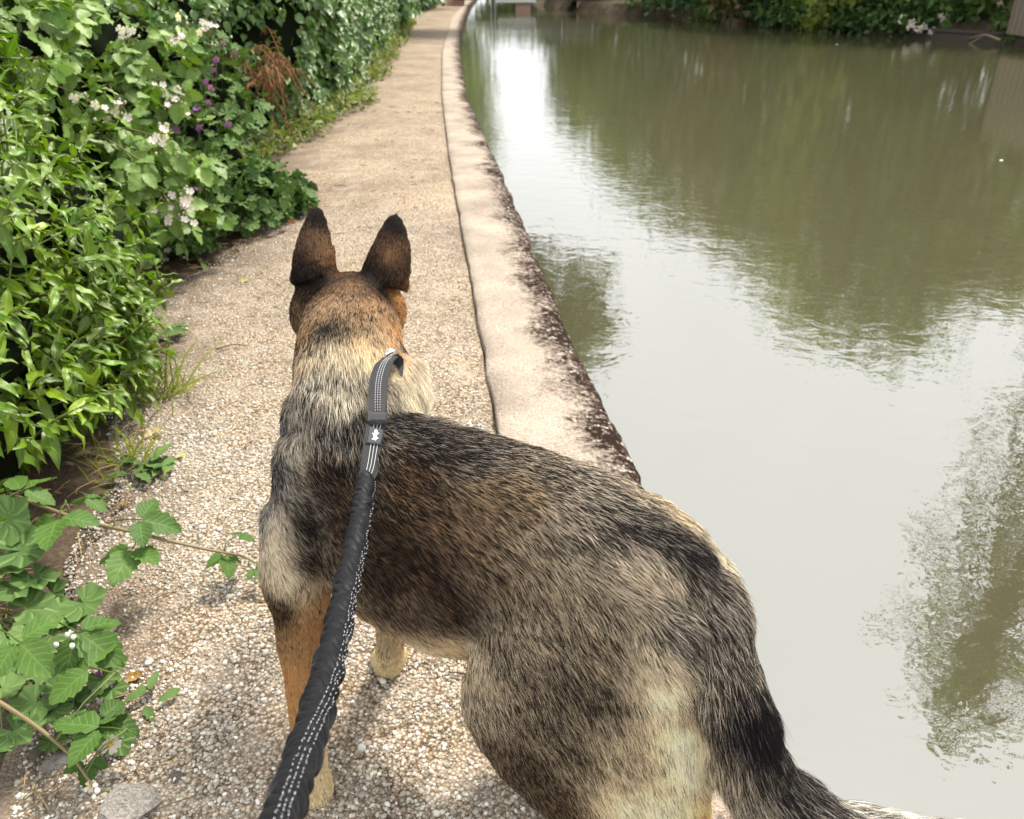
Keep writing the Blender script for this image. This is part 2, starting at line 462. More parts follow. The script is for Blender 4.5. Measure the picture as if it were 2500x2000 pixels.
def ear(g, base_in, base_out, tip, fwd, bow):
    """cupped ear: back surface bulges towards the camera (-fwd)"""
    base_in, base_out, tip, fwd = (np.asarray(q, float) for q in (base_in, base_out, tip, fwd))
    n, m = 12, 9; V = []
    for side in (0, 1):
        for i in range(n + 1):
            f = i / n
            w = (1 - f ** 1.6) ** 0.55
            for k in range(m):
                a = k / (m - 1)
                cbase = base_in * (1 - a) + base_out * a
                mid = (base_in + base_out) / 2
                p = mid + (tip - mid) * f + (cbase - mid) * w
                cup = math.sin(math.pi * a) * (1 - f * 0.85) * 0.030
                p = p - fwd * cup + np.array([0, 0, -1]) * (1 - f) * 0.018 * abs(a - 0.5) * 0
                th = 0.0075
                p = p + fwd * (th if side else -th)
                if f > 0.45: p = p + bow * (f - 0.45) ** 2
                V.append(p)
    Fc = []; S = (n + 1) * m
    for i in range(n):
        for k in range(m - 1):
            q = [i * m + k, i * m + k + 1, (i + 1) * m + k + 1, (i + 1) * m + k]
            Fc.append(q); Fc.append([x + S for x in q][::-1])
    edge = [k for k in range(m)] + [i * m + m - 1 for i in range(1, n + 1)] + [n * m + k for k in range(m - 2, -1, -1)] + [i * m for i in range(n - 1, 0, -1)]
    for a, b in zip(edge, edge[1:] + edge[:1]): Fc.append([a, a + S, b + S, b])
    g.add(np.array(V), Fc)

def dog_mesh():
    g = Geo()
    tr = catmull(TORSO, 48)
    xy = tr[:, :2]; tg = np.gradient(xy, axis=0); tg /= np.linalg.norm(tg, axis=1)[:, None]
    rings = []
    for q, t in zip(tr, tg):
        lat = np.array([-t[1], t[0], 0])
        zc = (q[2] * 0.52 + q[3] * 0.48)
        rings.append(((q[0], q[1], zc), lat * q[4], np.array([0, 0, (q[2] - q[3]) / 2])))
    # superellipse-ish: sharpen the back a little by building rings by hand
    n = 32; V, Fc = [], []
    for c, u, v in rings:
        c = np.asarray(c); hz = v[2]
        for k in range(n):
            a = 2 * math.pi * k / n; ca, sa = math.cos(a), math.sin(a)
            wx = math.copysign(abs(ca) ** 0.88, ca)
            if sa > 0: wx *= 1 - 0.16 * sa ** 3
            else: wx *= 1 - 0.20 * (-sa) ** 2
            V.append(c + u * wx + np.array([0, 0, hz * sa]))
    m = len(rings)
    for i in range(m - 1):
        for k in range(n):
            k2 = (k + 1) % n
            Fc.append([i * n + k, i * n + k2, (i + 1) * n + k2, (i + 1) * n + k])
    for i, rev in ((0, True), (m - 1, False)):
        V.append(np.mean(V[i * n:(i + 1) * n], axis=0)); ci = len(V) - 1
        for k in range(n):
            f = [ci, i * n + k, i * n + (k + 1) % n]
            Fc.append(f[::-1] if rev else f)
    g.add(np.array(V), Fc)
    g.add(*limb(NECK, 24, 24)); g.add(*limb(TAIL, 40, 18))
    g.add(*limb(LEG_FL)); g.add(*limb(LEG_FR))
    # shoulder blades, upper arms
    g.add(*ellipsoid((-0.318, 1.085, 0.515), (0.054, 0.078, 0.125), Matrix.Rotation(R(35), 3, 'Z')))
    g.add(*ellipsoid((-0.172, 1.190, 0.490), (0.055, 0.075, 0.110), Matrix.Rotation(R(35), 3, 'Z')))
    g.add(*ellipsoid((-0.194, 1.237, 0.637), (0.048, 0.064, 0.066)))
    g.add(*ellipsoid((-0.318, 1.185, 0.600), (0.055, 0.075, 0.085)))
    g.add(*ellipsoid((-0.268, 1.085, 0.628), (0.030, 0.055, 0.040), Matrix.Rotation(R(35), 3, 'Z')))
    # hind legs
    for sgn, ds in ((1, 0.0), (-1, 0.0)):
        rg = []
        hc = catmull(np.array(HIND), 30)
        for z, s, t, hs, ht in hc:
            sh = ds * min(1, max(0, (0.5 - z) / 0.4))
            c = BW(s + sh, sgn * t, z)
            rg.append((c, np.array([*(EB * hs), 0]), np.array([*(LB * ht), 0]) * -sgn * 1.0))
        if sgn < 0: rg = rg[::-1]
        g.add(*ring_loft(rg[::-1], 24))
        pc = BW(-0.010 + ds, sgn * 0.115, 0)
        paw(g, pc[0] + EB[0] * 0.02, pc[1] + EB[1] * 0.02, math.atan2(EB[0], EB[1]))
    hd = math.atan2(-0.45, 0.9)
    paw(g, -0.335, 0.930, hd); paw(g, -0.246, 1.222, math.atan2(-0.25, 0.9))
    # skull, cheeks, muzzle, nose
    g.add(*ellipsoid((-0.292, 1.405, 0.722), (0.082, 0.085, 0.062)))
    g.add(*ellipsoid((-0.352, 1.400, 0.715), (0.050, 0.062, 0.060))); g.add(*ellipsoid((-0.240, 1.400, 0.712), (0.048, 0.062, 0.058)))
    g.add(*limb([(-0.296, 1.44, 0.700, 0.058), (-0.298, 1.50, 0.685, 0.046), (-0.300, 1.56, 0.672, 0.036), (-0.301, 1.61, 0.664, 0.030)]))
    g.add(*ellipsoid((-0.301, 1.635, 0.670), (0.018, 0.016, 0.015)))
    g.add(*ellipsoid((-0.352, 1.408, 0.775), (0.036, 0.036, 0.045))); g.add(*ellipsoid((-0.235, 1.405, 0.772), (0.036, 0.036, 0.045)))
    ear(g, EAR_L[0], EAR_L[1], EAR_L[2], (0.15, 0.93, -0.25), np.array([0.02, 0, 0]))
    ear(g, EAR_R[0], EAR_R[1], EAR_R[2], (-0.15, 0.93, -0.25), np.array([-0.02, 0, 0]))
    me = g.mesh('dog_raw')
    tmp = bpy.data.objects.new('tmp', me); COL.objects.link(tmp)
    rm = tmp.modifiers.new('r', 'REMESH'); rm.mode = 'VOXEL'; rm.voxel_size = 0.0058
    sm = tmp.modifiers.new('s', 'SMOOTH'); sm.factor = 0.5; sm.iterations = 9
    dg = bpy.context.evaluated_depsgraph_get()
    out = bpy.data.meshes.new_from_object(tmp.evaluated_get(dg))
    out.name = 'dog_body'
    nv = len(out.vertices)                                # muscle and bone under the coat
    co = np.empty(nv * 3, np.float32); out.vertices.foreach_get('co', co); co = co.reshape(-1, 3)
    no = np.empty(nv * 3, np.float32); out.vertices.foreach_get('normal', no); no = no.reshape(-1, 3)
    h = np.array([noise.noise(Vector(q) * 13.0) + 0.5 * noise.noise(Vector(q) * 27.0 + Vector((3, 1, 7))) for q in co.tolist()])
    co = co + no * (h * np.where(co[:, 2] < 0.70, 0.0055, 0.002))[:, None]
    out.vertices.foreach_set('co', co.astype(np.float32).ravel()); out.update()
    bpy.data.objects.remove(tmp); bpy.data.meshes.remove(me)
    out.polygons.foreach_set('use_smooth', np.ones(len(out.polygons), bool))
    return out

EAR_L = ((-0.309, 1.399, 0.785), (-0.390, 1.386, 0.770), (-0.348, 1.436, 0.899))
EAR_R = ((-0.268, 1.399, 0.785), (-0.185, 1.379, 0.758), (-0.196, 1.431, 0.888))
COAT = np.array([float(v) for v in """
-0.277 1.333 0.790 0.3 0.18 0.1 0.35 0.016
-0.293 1.259 0.775 0.37 0.25 0.15 0.3 0.02
-0.227 1.283 0.766 0.39 0.25 0.14 0.3 0.02
-0.356 1.362 0.761 0.1 0.06 0.03 0.7 0.016
-0.371 1.357 0.747 0.3 0.19 0.1 0.45 0.018
-0.340 1.243 0.740 0.34 0.22 0.11 0.5 0.022
-0.204 1.392 0.750 0.42 0.22 0.08 0.25 0.014
-0.260 1.223 0.764 0.5 0.34 0.19 0.3 0.024
-0.234 1.190 0.745 0.6 0.44 0.25 0.15 0.032
-0.279 1.168 0.739 0.6 0.51 0.36 0.15 0.045
-0.234 1.163 0.733 0.64 0.54 0.37 0.1 0.045
-0.329 1.182 0.716 0.46 0.36 0.24 0.4 0.035
-0.195 1.285 0.722 0.42 0.22 0.08 0.25 0.018
-0.188 1.227 0.713 0.5 0.3 0.14 0.2 0.022
-0.336 1.401 0.848 0.3 0.18 0.1 0.42 0.006
-0.336 1.419 0.883 0.04 0.03 0.02 0.95 0.005
-0.323 1.390 0.813 0.36 0.18 0.08 0.3 0.006
-0.360 1.371 0.807 0.06 0.04 0.03 0.85 0.006
-0.351 1.389 0.839 0.2 0.12 0.07 0.6 0.006
-0.206 1.408 0.867 0.03 0.02 0.02 0.92 0.005
-0.212 1.381 0.825 0.36 0.19 0.09 0.3 0.006
-0.192 1.379 0.809 0.18 0.1 0.05 0.6 0.006
-0.243 1.379 0.804 0.05 0.03 0.02 0.8 0.006
-0.224 1.358 0.785 0.1 0.06 0.04 0.75 0.008
-0.322 1.372 0.783 0.1 0.06 0.04 0.7 0.008
-0.364 1.371 0.777 0.05 0.03 0.02 0.85 0.01
-0.259 1.128 0.717 0.6 0.52 0.4 0.5 0.042
-0.309 1.114 0.691 0.52 0.46 0.36 0.55 0.04
-0.255 1.096 0.692 0.66 0.58 0.44 0.28 0.042
-0.300 1.131 0.707 0.56 0.5 0.4 0.5 0.04
-0.230 1.126 0.710 0.6 0.52 0.38 0.4 0.04
-0.340 1.139 0.663 0.48 0.42 0.33 0.55 0.034
-0.163 1.221 0.677 0.64 0.56 0.43 0.12 0.045
-0.154 1.202 0.647 0.62 0.54 0.41 0.16 0.045
-0.170 1.151 0.673 0.66 0.57 0.42 0.25 0.04
-0.206 1.099 0.683 0.55 0.48 0.36 0.45 0.038
-0.238 1.071 0.673 0.3 0.26 0.22 0.86 0.034
-0.178 1.089 0.664 0.2 0.18 0.16 0.9 0.032
-0.266 1.066 0.668 0.36 0.32 0.27 0.72 0.032
-0.315 1.086 0.649 0.46 0.4 0.32 0.5 0.03
-0.362 1.143 0.618 0.34 0.31 0.28 0.75 0.026
-0.326 1.056 0.617 0.54 0.47 0.37 0.35 0.026
-0.343 1.044 0.574 0.46 0.41 0.34 0.4 0.024
-0.357 1.065 0.578 0.26 0.24 0.22 0.8 0.02
-0.386 1.067 0.506 0.42 0.38 0.32 0.5 0.02
-0.357 1.036 0.510 0.56 0.48 0.36 0.2 0.022
-0.369 1.022 0.475 0.6 0.5 0.36 0.15 0.022
-0.349 1.009 0.430 0.62 0.53 0.38 0.15 0.024
-0.302 1.039 0.611 0.22 0.15 0.09 0.7 0.024
-0.319 1.020 0.521 0.13 0.1 0.07 0.8 0.022
-0.316 1.017 0.451 0.14 0.1 0.07 0.78 0.022
-0.335 1.010 0.401 0.56 0.45 0.3 0.25 0.022
-0.270 1.016 0.608 0.16 0.1 0.06 0.76 0.026
-0.248 0.983 0.548 0.2 0.12 0.07 0.68 0.026
-0.364 1.006 0.356 0.1 0.06 0.035 0.65 0.012
-0.331 1.006 0.327 0.38 0.2 0.075 0.15 0.01
-0.353 0.972 0.225 0.4 0.21 0.08 0.12 0.009
-0.309 1.033 0.342 0.4 0.24 0.11 0.15 0.012
-0.332 1.009 0.358 0.42 0.28 0.15 0.35 0.014
-0.323 0.910 0.063 0.56 0.42 0.25 0.08 0.008
-0.121 1.019 0.663 0.24 0.2 0.17 0.88 0.03
-0.052 0.990 0.664 0.36 0.3 0.25 0.78 0.03
0.015 0.977 0.664 0.44 0.36 0.27 0.68 0.03
0.046 0.936 0.659 0.5 0.42 0.32 0.62 0.03
0.142 0.932 0.647 0.56 0.47 0.35 0.55 0.032
-0.146 0.983 0.630 0.24 0.14 0.07 0.7 0.028
-0.117 0.933 0.583 0.3 0.19 0.11 0.56 0.026
-0.051 0.933 0.623 0.36 0.25 0.15 0.48 0.027
-0.050 0.910 0.592 0.36 0.25 0.15 0.48 0.026
0.014 0.914 0.635 0.48 0.34 0.2 0.52 0.028
-0.167 0.937 0.540 0.16 0.1 0.055 0.74 0.024
-0.119 0.912 0.517 0.2 0.12 0.065 0.7 0.024
-0.192 0.941 0.477 0.15 0.1 0.055 0.75 0.022
-0.158 0.923 0.439 0.26 0.18 0.11 0.6 0.022
-0.256 1.206 0.131 0.56 0.44 0.28 0.3 0.022
-0.125 0.959 0.321 0.6 0.48 0.31 0.22 0.024
-0.091 0.925 0.363 0.58 0.44 0.27 0.22 0.024
-0.079 0.897 0.462 0.16 0.1 0.06 0.74 0.022
-0.051 0.890 0.535 0.34 0.24 0.15 0.6 0.026
0.014 0.878 0.584 0.52 0.41 0.28 0.5 0.028
0.075 0.876 0.624 0.52 0.43 0.32 0.52 0.03
0.107 0.890 0.644 0.46 0.39 0.31 0.66 0.031
0.155 0.876 0.632 0.36 0.31 0.26 0.78 0.032
0.198 0.865 0.617 0.24 0.21 0.18 0.86 0.032
0.234 0.850 0.595 0.16 0.14 0.13 0.9 0.034
0.185 0.935 0.626 0.58 0.46 0.3 0.38 0.028
0.220 0.897 0.617 0.64 0.52 0.35 0.28 0.028
0.273 0.888 0.566 0.68 0.58 0.42 0.32 0.032
0.078 0.933 0.661 0.5 0.42 0.32 0.6 0.03
0.075 0.832 0.543 0.52 0.42 0.29 0.46 0.03
0.133 0.824 0.588 0.56 0.46 0.33 0.4 0.031
0.187 0.815 0.580 0.58 0.48 0.35 0.36 0.032
0.105 0.799 0.501 0.42 0.33 0.22 0.56 0.028
0.014 0.839 0.454 0.5 0.4 0.27 0.5 0.026
-0.032 0.879 0.460 0.42 0.34 0.24 0.52 0.024
-0.054 0.888 0.380 0.54 0.45 0.32 0.32 0.022
-0.048 0.860 0.295 0.52 0.43 0.3 0.42 0.02
0.046 0.804 0.402 0.36 0.28 0.19 0.62 0.024
0.106 0.776 0.432 0.34 0.27 0.18 0.64 0.026
0.163 0.772 0.494 0.58 0.48 0.33 0.3 0.03
0.193 0.753 0.456 0.7 0.57 0.38 0.12 0.03
0.222 0.741 0.384 0.76 0.6 0.38 0.06 0.03
0.238 0.739 0.342 0.76 0.58 0.38 0.05 0.03
0.141 0.750 0.329 0.56 0.46 0.31 0.34 0.026
0.079 0.777 0.315 0.36 0.28 0.18 0.6 0.022
0.022 0.803 0.243 0.24 0.17 0.1 0.7 0.018
-0.013 0.830 0.240 0.3 0.22 0.14 0.62 0.018
0.157 0.743 0.253 0.68 0.55 0.36 0.16 0.026
0.207 0.733 0.256 0.68 0.56 0.37 0.12 0.028
0.269 0.741 0.241 0.66 0.4 0.18 0.1 0.028
0.057 0.790 0.179 0.26 0.18 0.1 0.66 0.018
0.243 0.814 0.558 0.4 0.34 0.27 0.66 0.036
0.277 0.795 0.536 0.42 0.36 0.29 0.62 0.038
0.216 0.781 0.525 0.44 0.38 0.3 0.58 0.034
0.281 0.760 0.489 0.4 0.34 0.27 0.68 0.04
0.246 0.748 0.462 0.5 0.43 0.32 0.52 0.04
0.299 0.725 0.445 0.1 0.09 0.09 0.97 0.042
0.307 0.707 0.415 0.1 0.09 0.09 0.97 0.044
0.277 0.699 0.383 0.52 0.44 0.32 0.48 0.046
0.286 0.723 0.447 0.14 0.12 0.11 0.92 0.042
0.336 0.696 0.360 0.2 0.18 0.16 0.88 0.048
0.299 0.684 0.341 0.5 0.43 0.32 0.5 0.048
0.377 0.689 0.315 0.34 0.3 0.26 0.8 0.052
0.460 0.721 0.257 0.6 0.55 0.47 0.5 0.055
0.533 0.722 0.233 0.68 0.62 0.52 0.4 0.055
-0.294 1.219 0.759 0.1 0.08 0.06 0.8 0.01
-0.264 1.215 0.761 0.12 0.09 0.06 0.78 0.01
-0.164 1.253 0.680 0.6 0.52 0.4 0.15 0.045
-0.150 1.231 0.653 0.64 0.56 0.43 0.12 0.045
-0.173 1.221 0.690 0.58 0.5 0.38 0.22 0.045
-0.215 1.398 0.849 0.22 0.13 0.07 0.5 0.006
-0.333 1.391 0.830 0.34 0.19 0.1 0.35 0.006
-0.22 1.21 0.30 .5 .34 .18 .2 .016
-0.23 1.21 0.18 .5 .32 .16 .1 .009
-0.246 1.22 0.03 .56 .42 .25 .08 .006
-0.335 0.93 0.03 .56 .42 .25 .08 .006
0.21 0.75 0.08 .5 .3 .14 .1 .009
0.30 0.96 0.08 .5 .3 .14 .1 .009
0.20 0.76 0.02 .5 .36 .2 .1 .006

""".split()]).reshape(-1, 8)   # x y z, light colour, share of dark hair, length; two neck rows paint the collar crease's shade
# ---------------------------------------------------------------- fur
def coat_at(Pq):
    """interpolate the coat table -> (n,5): light rgb, dark share, length"""
    A = COAT[:, :3]; out = np.empty((len(Pq), 5))
    for i in range(0, len(Pq), 20000):
        d2 = ((Pq[i:i + 20000, None, :] - A[None]) ** 2).sum(2) + 1e-5
        w = (d2 + 4.5e-4) ** -1.9
        out[i:i + 20000] = (w @ COAT[:, 3:]) / w.sum(1)[:, None]
    return out

def flow_table():
    Pt, Dr = [], []
    def line(a, b, d, n=6):
        for f in np.linspace(0, 1, n):
            Pt.append(np.asarray(a) * (1 - f) + np.asarray(b) * f); Dr.append(d)
    def curve(c, n=30, rev=False):
        q = catmull(np.asarray(c)[:, :3], n); t = np.gradient(q, axis=0)
        for p, d in zip(q, t): Pt.append(p); Dr.append(-d if rev else d)
    back = np.array([-EB[0], -EB[1], 0])
    # spine, flanks (both sides), belly
    tr = catmull(TORSO, 24); tg = np.gradient(tr[:, :2], axis=0); tg /= np.linalg.norm(tg, axis=1)[:, None]
    for q, t in zip(tr[:20], tg[:20]):
        b = np.array([-t[0], -t[1], 0]); lat = np.array([-t[1], t[0], 0])
        Pt.append((q[0], q[1], q[2])); Dr.append(b + np.array([0, 0, -0.05]))
        for sg in (-1, 1):
            lt = lat * sg
            Pt.append((q[0] + lt[0] * q[4] * 0.8, q[1] + lt[1] * q[4] * 0.8, q[2] * 0.78 + q[3] * 0.22)); Dr.append(b + lt * 0.15 + np.array([0, 0, -0.25]))
            Pt.append((q[0] + lt[0] * q[4], q[1] + lt[1] * q[4], q[2] * 0.45 + q[3] * 0.55)); Dr.append(b + np.array([0, 0, -0.65]))
            Pt.append((q[0] + lt[0] * q[4] * 0.6, q[1] + lt[1] * q[4] * 0.6, q[2] * 0.1 + q[3] * 0.9)); Dr.append(b * 0.8 - lt * 0.4 + np.array([0, 0, -0.6]))
    for z, s, t, hs, ht in catmull(np.array(HIND), 14):
        for sg in (-1, 1):
            for f, bk, dn in ((-1.0, 0.25, -1.0), (-0.4, 0.6, -0.9), (0.2, 0.75, -0.7), (0.9, 0.55, -0.8)):
                Pt.append(BW(s + f * hs, sg * (t + ht * (1 - abs(f)) ** 0.5), z)); Dr.append(back * bk + np.array([0, 0, dn]))
    curve(NECK, 16, True)
    nk = catmull(NECK, 12); tn = np.gradient(nk[:, :3], axis=0)
    for q, d in zip(nk, tn):
        d = d / np.linalg.norm(d)
        for sx in (-1, 1):
            Pt.append((q[0] + sx * q[3], q[1], q[2])); Dr.append(-d + np.array([sx * 0.45, 0, -0.45]))
        Pt.append((q[0], q[1] - q[3] * 0.5, q[2] + q[3] * 0.85)); Dr.append(-d)
    for a in range(3):
        curve(TAIL, 40)
    for lg in (LEG_FL, LEG_FR): curve(lg, 14)
    for E_ in (EAR_L, EAR_R):
        b0 = (np.array(E_[0]) + np.array(E_[1])) / 2
        for f in (0.1, 0.35, 0.6, 0.9):
            p = b0 + (np.array(E_[2]) - b0) * f
            for _ in range(3): Pt.append(p); Dr.append(np.array(E_[2]) - b0)
    line((-0.295, 1.60, 0.75), (-0.292, 1.38, 0.785), (0, -1, 0.1))
    line((-0.36, 1.52, 0.71), (-0.39, 1.38, 0.70), (-0.2, -1, -0.2)); line((-0.24, 1.52, 0.71), (-0.20, 1.38, 0.70), (0.2, -1, -0.2))
    Dr = np.array(Dr, float); Dr /= np.linalg.norm(Dr, axis=1)[:, None]
    return np.array(Pt, float), Dr

def noise_at(Pq, scale, seed=0):
    """cheap smooth value noise, (n,) in -1..1: sum of a few sines at random orientation"""
    r = np.random.default_rng(seed); o = np.zeros(len(Pq))
    for k in range(7):
        v = r.normal(size=3); v *= scale * (0.6 + 0.9 * r.random()) / np.linalg.norm(v)
        o += np.sin(Pq @ v + r.random() * 6.28)
    return o / 3.2

def build_fur(me, root, n_strands):
    me.calc_loop_triangles()
    nv = len(me.vertices)
    co = np.empty(nv * 3, np.float32); me.vertices.foreach_get('co', co); co = co.reshape(-1, 3).astype(float)
    no = np.empty(nv * 3, np.float32); me.vertices.foreach_get('normal', no); no = no.reshape(-1, 3).astype(float)
    tri = np.empty(len(me.loop_triangles) * 3, np.int32); me.loop_triangles.foreach_get('vertices', tri); tri = tri.reshape(-1, 3)
    a, b, c = co[tri[:, 0]], co[tri[:, 1]], co[tri[:, 2]]
    area = np.linalg.norm(np.cross(b - a, c - a), axis=1) / 2
    cen = (a + b + c) / 3
    tn = no[tri].mean(1)
    away = (tn * (np.array([0, 0, CAM_H]) - cen)).sum(1) < -0.05      # far side needs fewer hairs
    w = area * np.where(away, 0.30, 1.0)
    hd = (cen[:, 2] > 0.69)
    w *= np.where(hd, 1.5, 1.0)
    w *= np.where(cen[:, 2] < 0.035, 0.5, 1.0)
    r = np.random.default_rng(3)
    ti = r.choice(len(tri), n_strands, p=w / w.sum())
    u, v = r.random(n_strands), r.random(n_strands); s = u + v > 1; u[s], v[s] = 1 - u[s], 1 - v[s]
    Pq = a[ti] + (b - a)[ti] * u[:, None] + (c - a)[ti] * v[:, None]
    Nq = no[tri[ti, 0]] * (1 - u - v)[:, None] + no[tri[ti, 1]] * u[:, None] + no[tri[ti, 2]] * v[:, None]
    Nq /= np.linalg.norm(Nq, axis=1)[:, None]
    FP, FD = flow_table()
    fv = np.empty((nv, 3)); cvv = coat_at(co)
    for i in range(0, nv, 10000):
        d2 = ((co[i:i + 10000, None, :] - FP[None]) ** 2).sum(2) + 2e-5
        ww = d2 ** -2.5
        fv[i:i + 10000] = (ww @ FD) / ww.sum(1)[:, None]
    bw = np.stack([1 - u - v, u, v], 1)[:, :, None]
    ct = (cvv[tri[ti]] * bw).sum(1); fl = (fv[tri[ti]] * bw).sum(1)
    fl += np.stack([noise_at(Pq, 45, 11), noise_at(Pq, 45, 12), noise_at(Pq, 45, 13)], 1) * 0.10
    fl -= Nq * (fl * Nq).sum(1)[:, None]
    fl /= np.linalg.norm(fl, axis=1)[:, None] + 1e-9
    side = np.cross(Nq, fl)
    ln = np.where(ct[:, 4] < 0.009, 1.5, 1.0) * ct[:, 4] * 0.70 * (0.65 + 0.7 * r.random(n_strands))
    long_ = r.random(n_strands) < 0.02
    ln[long_] *= 1.35
    dark = ct[:, 3]
    # per-hair colour: streaks stretched along the lie of the coat (long in flow, short across)
    # clumps: hairs rooted in the same small jittered cell
    cell = 0.0052
    jit = Pq + 0.0022 * np.stack([noise_at(Pq, 500, 31), noise_at(Pq, 500, 32), noise_at(Pq, 500, 33)], 1)
    key = np.floor(jit / cell).astype(np.int64); key = (key[:, 0] * 73856093) ^ (key[:, 1] * 19349663) ^ (key[:, 2] * 83492791)
    _, cl_idx, cl = np.unique(key, return_index=True, return_inverse=True)
    cl_rand = r.normal(size=len(cl_idx))
    K = len(cl_idx)
    fine = noise_at(Pq, 420, 5) * 0.35
    sc_ = 0.20 * cl_rand[cl] + 0.40 * r.normal(size=n_strands) + 0.14 * fine + 0.10 * noise_at(Pq, 120, 6)
    isd = np.clip(((dark - 0.5) * 1.55 + 0.62 + sc_ * 0.9 - 0.30) / 0.40, 0.0, 1.0)
    isd = isd * isd * (3 - 2 * isd)
    ct[:, :3] = ct[:, :3] * 0.94 + 0.06 * ct[:, :3].mean(1)[:, None]
    lightc = ct[:, :3] ** 1.15 * 1.38 * (1.0 + 0.20 * r.normal(size=(n_strands, 1))).clip(0.55, 1.5)
    lightc *= (1 + 0.35 * np.clip((0.30 - dark) / 0.2, 0, 1) * (ct[:, 1] > 0.40) * (Pq[:, 2] < 0.58))[:, None]  # pale hair lower on the body brightened to look sunlit
    darkc = np.array([0.006, 0.0055, 0.006]) + ct[:, :3] * 0.025
    root_c = lightc * (1 - isd[:, None] * 0.80) + darkc * isd[:, None] * 0.80
    tip_c = lightc * (1 - isd[:, None]) + darkc * isd[:, None]
    tip_c = np.where((r.random(n_strands) < 0.10 * (dark > 0.3) * (dark < 0.9))[:, None], lightc * 1.15, tip_c)
    root_c *= (1 - 0.55 * np.clip(dark * 1.4, 0, 1))[:, None]  # darker roots: agouti undercoat plus painted shade for depth
    # shape: 5 points lying back over the coat
    lift = 0.30 + 0.22 * r.random(n_strands) + np.where(ct[:, 4] > 0.034, 0.08, 0.0)
    lift = np.where(ct[:, 4] < 0.009, 0.35, lift)
    wob = 0.16 * r.normal(size=n_strands)
    M = 5
    Q = np.empty((n_strands, M, 3)); p = Pq - Nq * 0.001; Q[:, 0] = p
    for k in range(1, M):
        f = k / (M - 1)
        d = fl * (0.55 + 0.5 * f) + Nq * (lift * (1.25 - 1.15 * f))[:, None] + side * (wob * (0.4 + f))[:, None] + np.array([0, 0, -0.10]) * f
        d /= np.linalg.norm(d, axis=1)[:, None]
        p = p + d * (ln / (M - 1))[:, None]
        Q[:, k] = p
    # clumping: pull towards the clump's guide hair
    g = cl_idx[cl]
    off = np.linalg.norm(Pq - Pq[g], axis=1)
    str_ = np.where(off < 0.008, 0.55, 0.0) * np.clip((ct[:, 4] - 0.010) / 0.03, 0, 1) * r.random(n_strands)
    rel = Q[g] - Pq[g][:, None, :]
    for k in range(1, M):
        f = (k / (M - 1)) ** 1.3
        tgt = Pq[g] + rel[:, k] * (ln / np.maximum(ln[g], 1e-4))[:, None]
        Q[:, k] = Q[:, k] * (1 - str_ * f)[:, None] + tgt * (str_ * f)[:, None]
    cu = bpy.data.hair_curves.new('fur')
    cu.add_curves([M] * n_strands)
    cu.attributes['position'].data.foreach_set('vector', Q.astype(np.float32).ravel())
    rad = np.tile(np.array([1.0, 0.95, 0.8, 0.55, 0.12]), (n_strands, 1)) * (FUR_R * (0.75 + 0.5 * r.random(n_strands)))[:, None]
    rad *= np.where(ct[:, 4] < 0.012, 0.8, 1.0)[:, None]
    ra = cu.attributes.get('radius') or cu.attributes.new('radius', 'FLOAT', 'POINT')
    ra.data.foreach_set('value', rad.astype(np.float32).ravel())
    for nm, cc in (('root_col', root_c), ('tip_col', tip_c)):
        at = cu.attributes.new(nm, 'FLOAT_COLOR', 'CURVE')
        at.data.foreach_set('color', np.concatenate([np.clip(cc, 0.003, 0.86), np.ones((n_strands, 1))], 1).astype(np.float32).ravel())
    # fur material
    m = bpy.data.materials.new('dog_fur'); m.use_nodes = True
    nt = m.node_tree; nt.nodes.clear(); L = nt.links
    out = nt.nodes.new('ShaderNodeOutputMaterial')
    a1 = nt.nodes.new('ShaderNodeAttribute'); a1.attribute_name = 'root_col'
    a2 = nt.nodes.new('ShaderNodeAttribute'); a2.attribute_name = 'tip_col'
    hi = nt.nodes.new('ShaderNodeHairInfo')
    rp = ramp(nt, hi.outputs['Intercept'], [(0.25, (0, 0, 0)), (0.65, (1, 1, 1))])
    colr = mixc(nt, rp.outputs['Color'], a1.outputs['Color'], a2.outputs['Color'])
    hb = nt.nodes.new('ShaderNodeBsdfPrincipled')
    L.new(colr, hb.inputs['Base Color'])
    hb.inputs['Roughness'].default_value = 0.48; hb.inputs['Specular IOR Level'].default_value = 0.06
    L.new(hb.outputs['BSDF'], out.inputs['Surface'])
    o = bpy.data.objects.new('fur', cu); COL.objects.link(o); cu.materials.append(m)
    o.parent = root
    return o

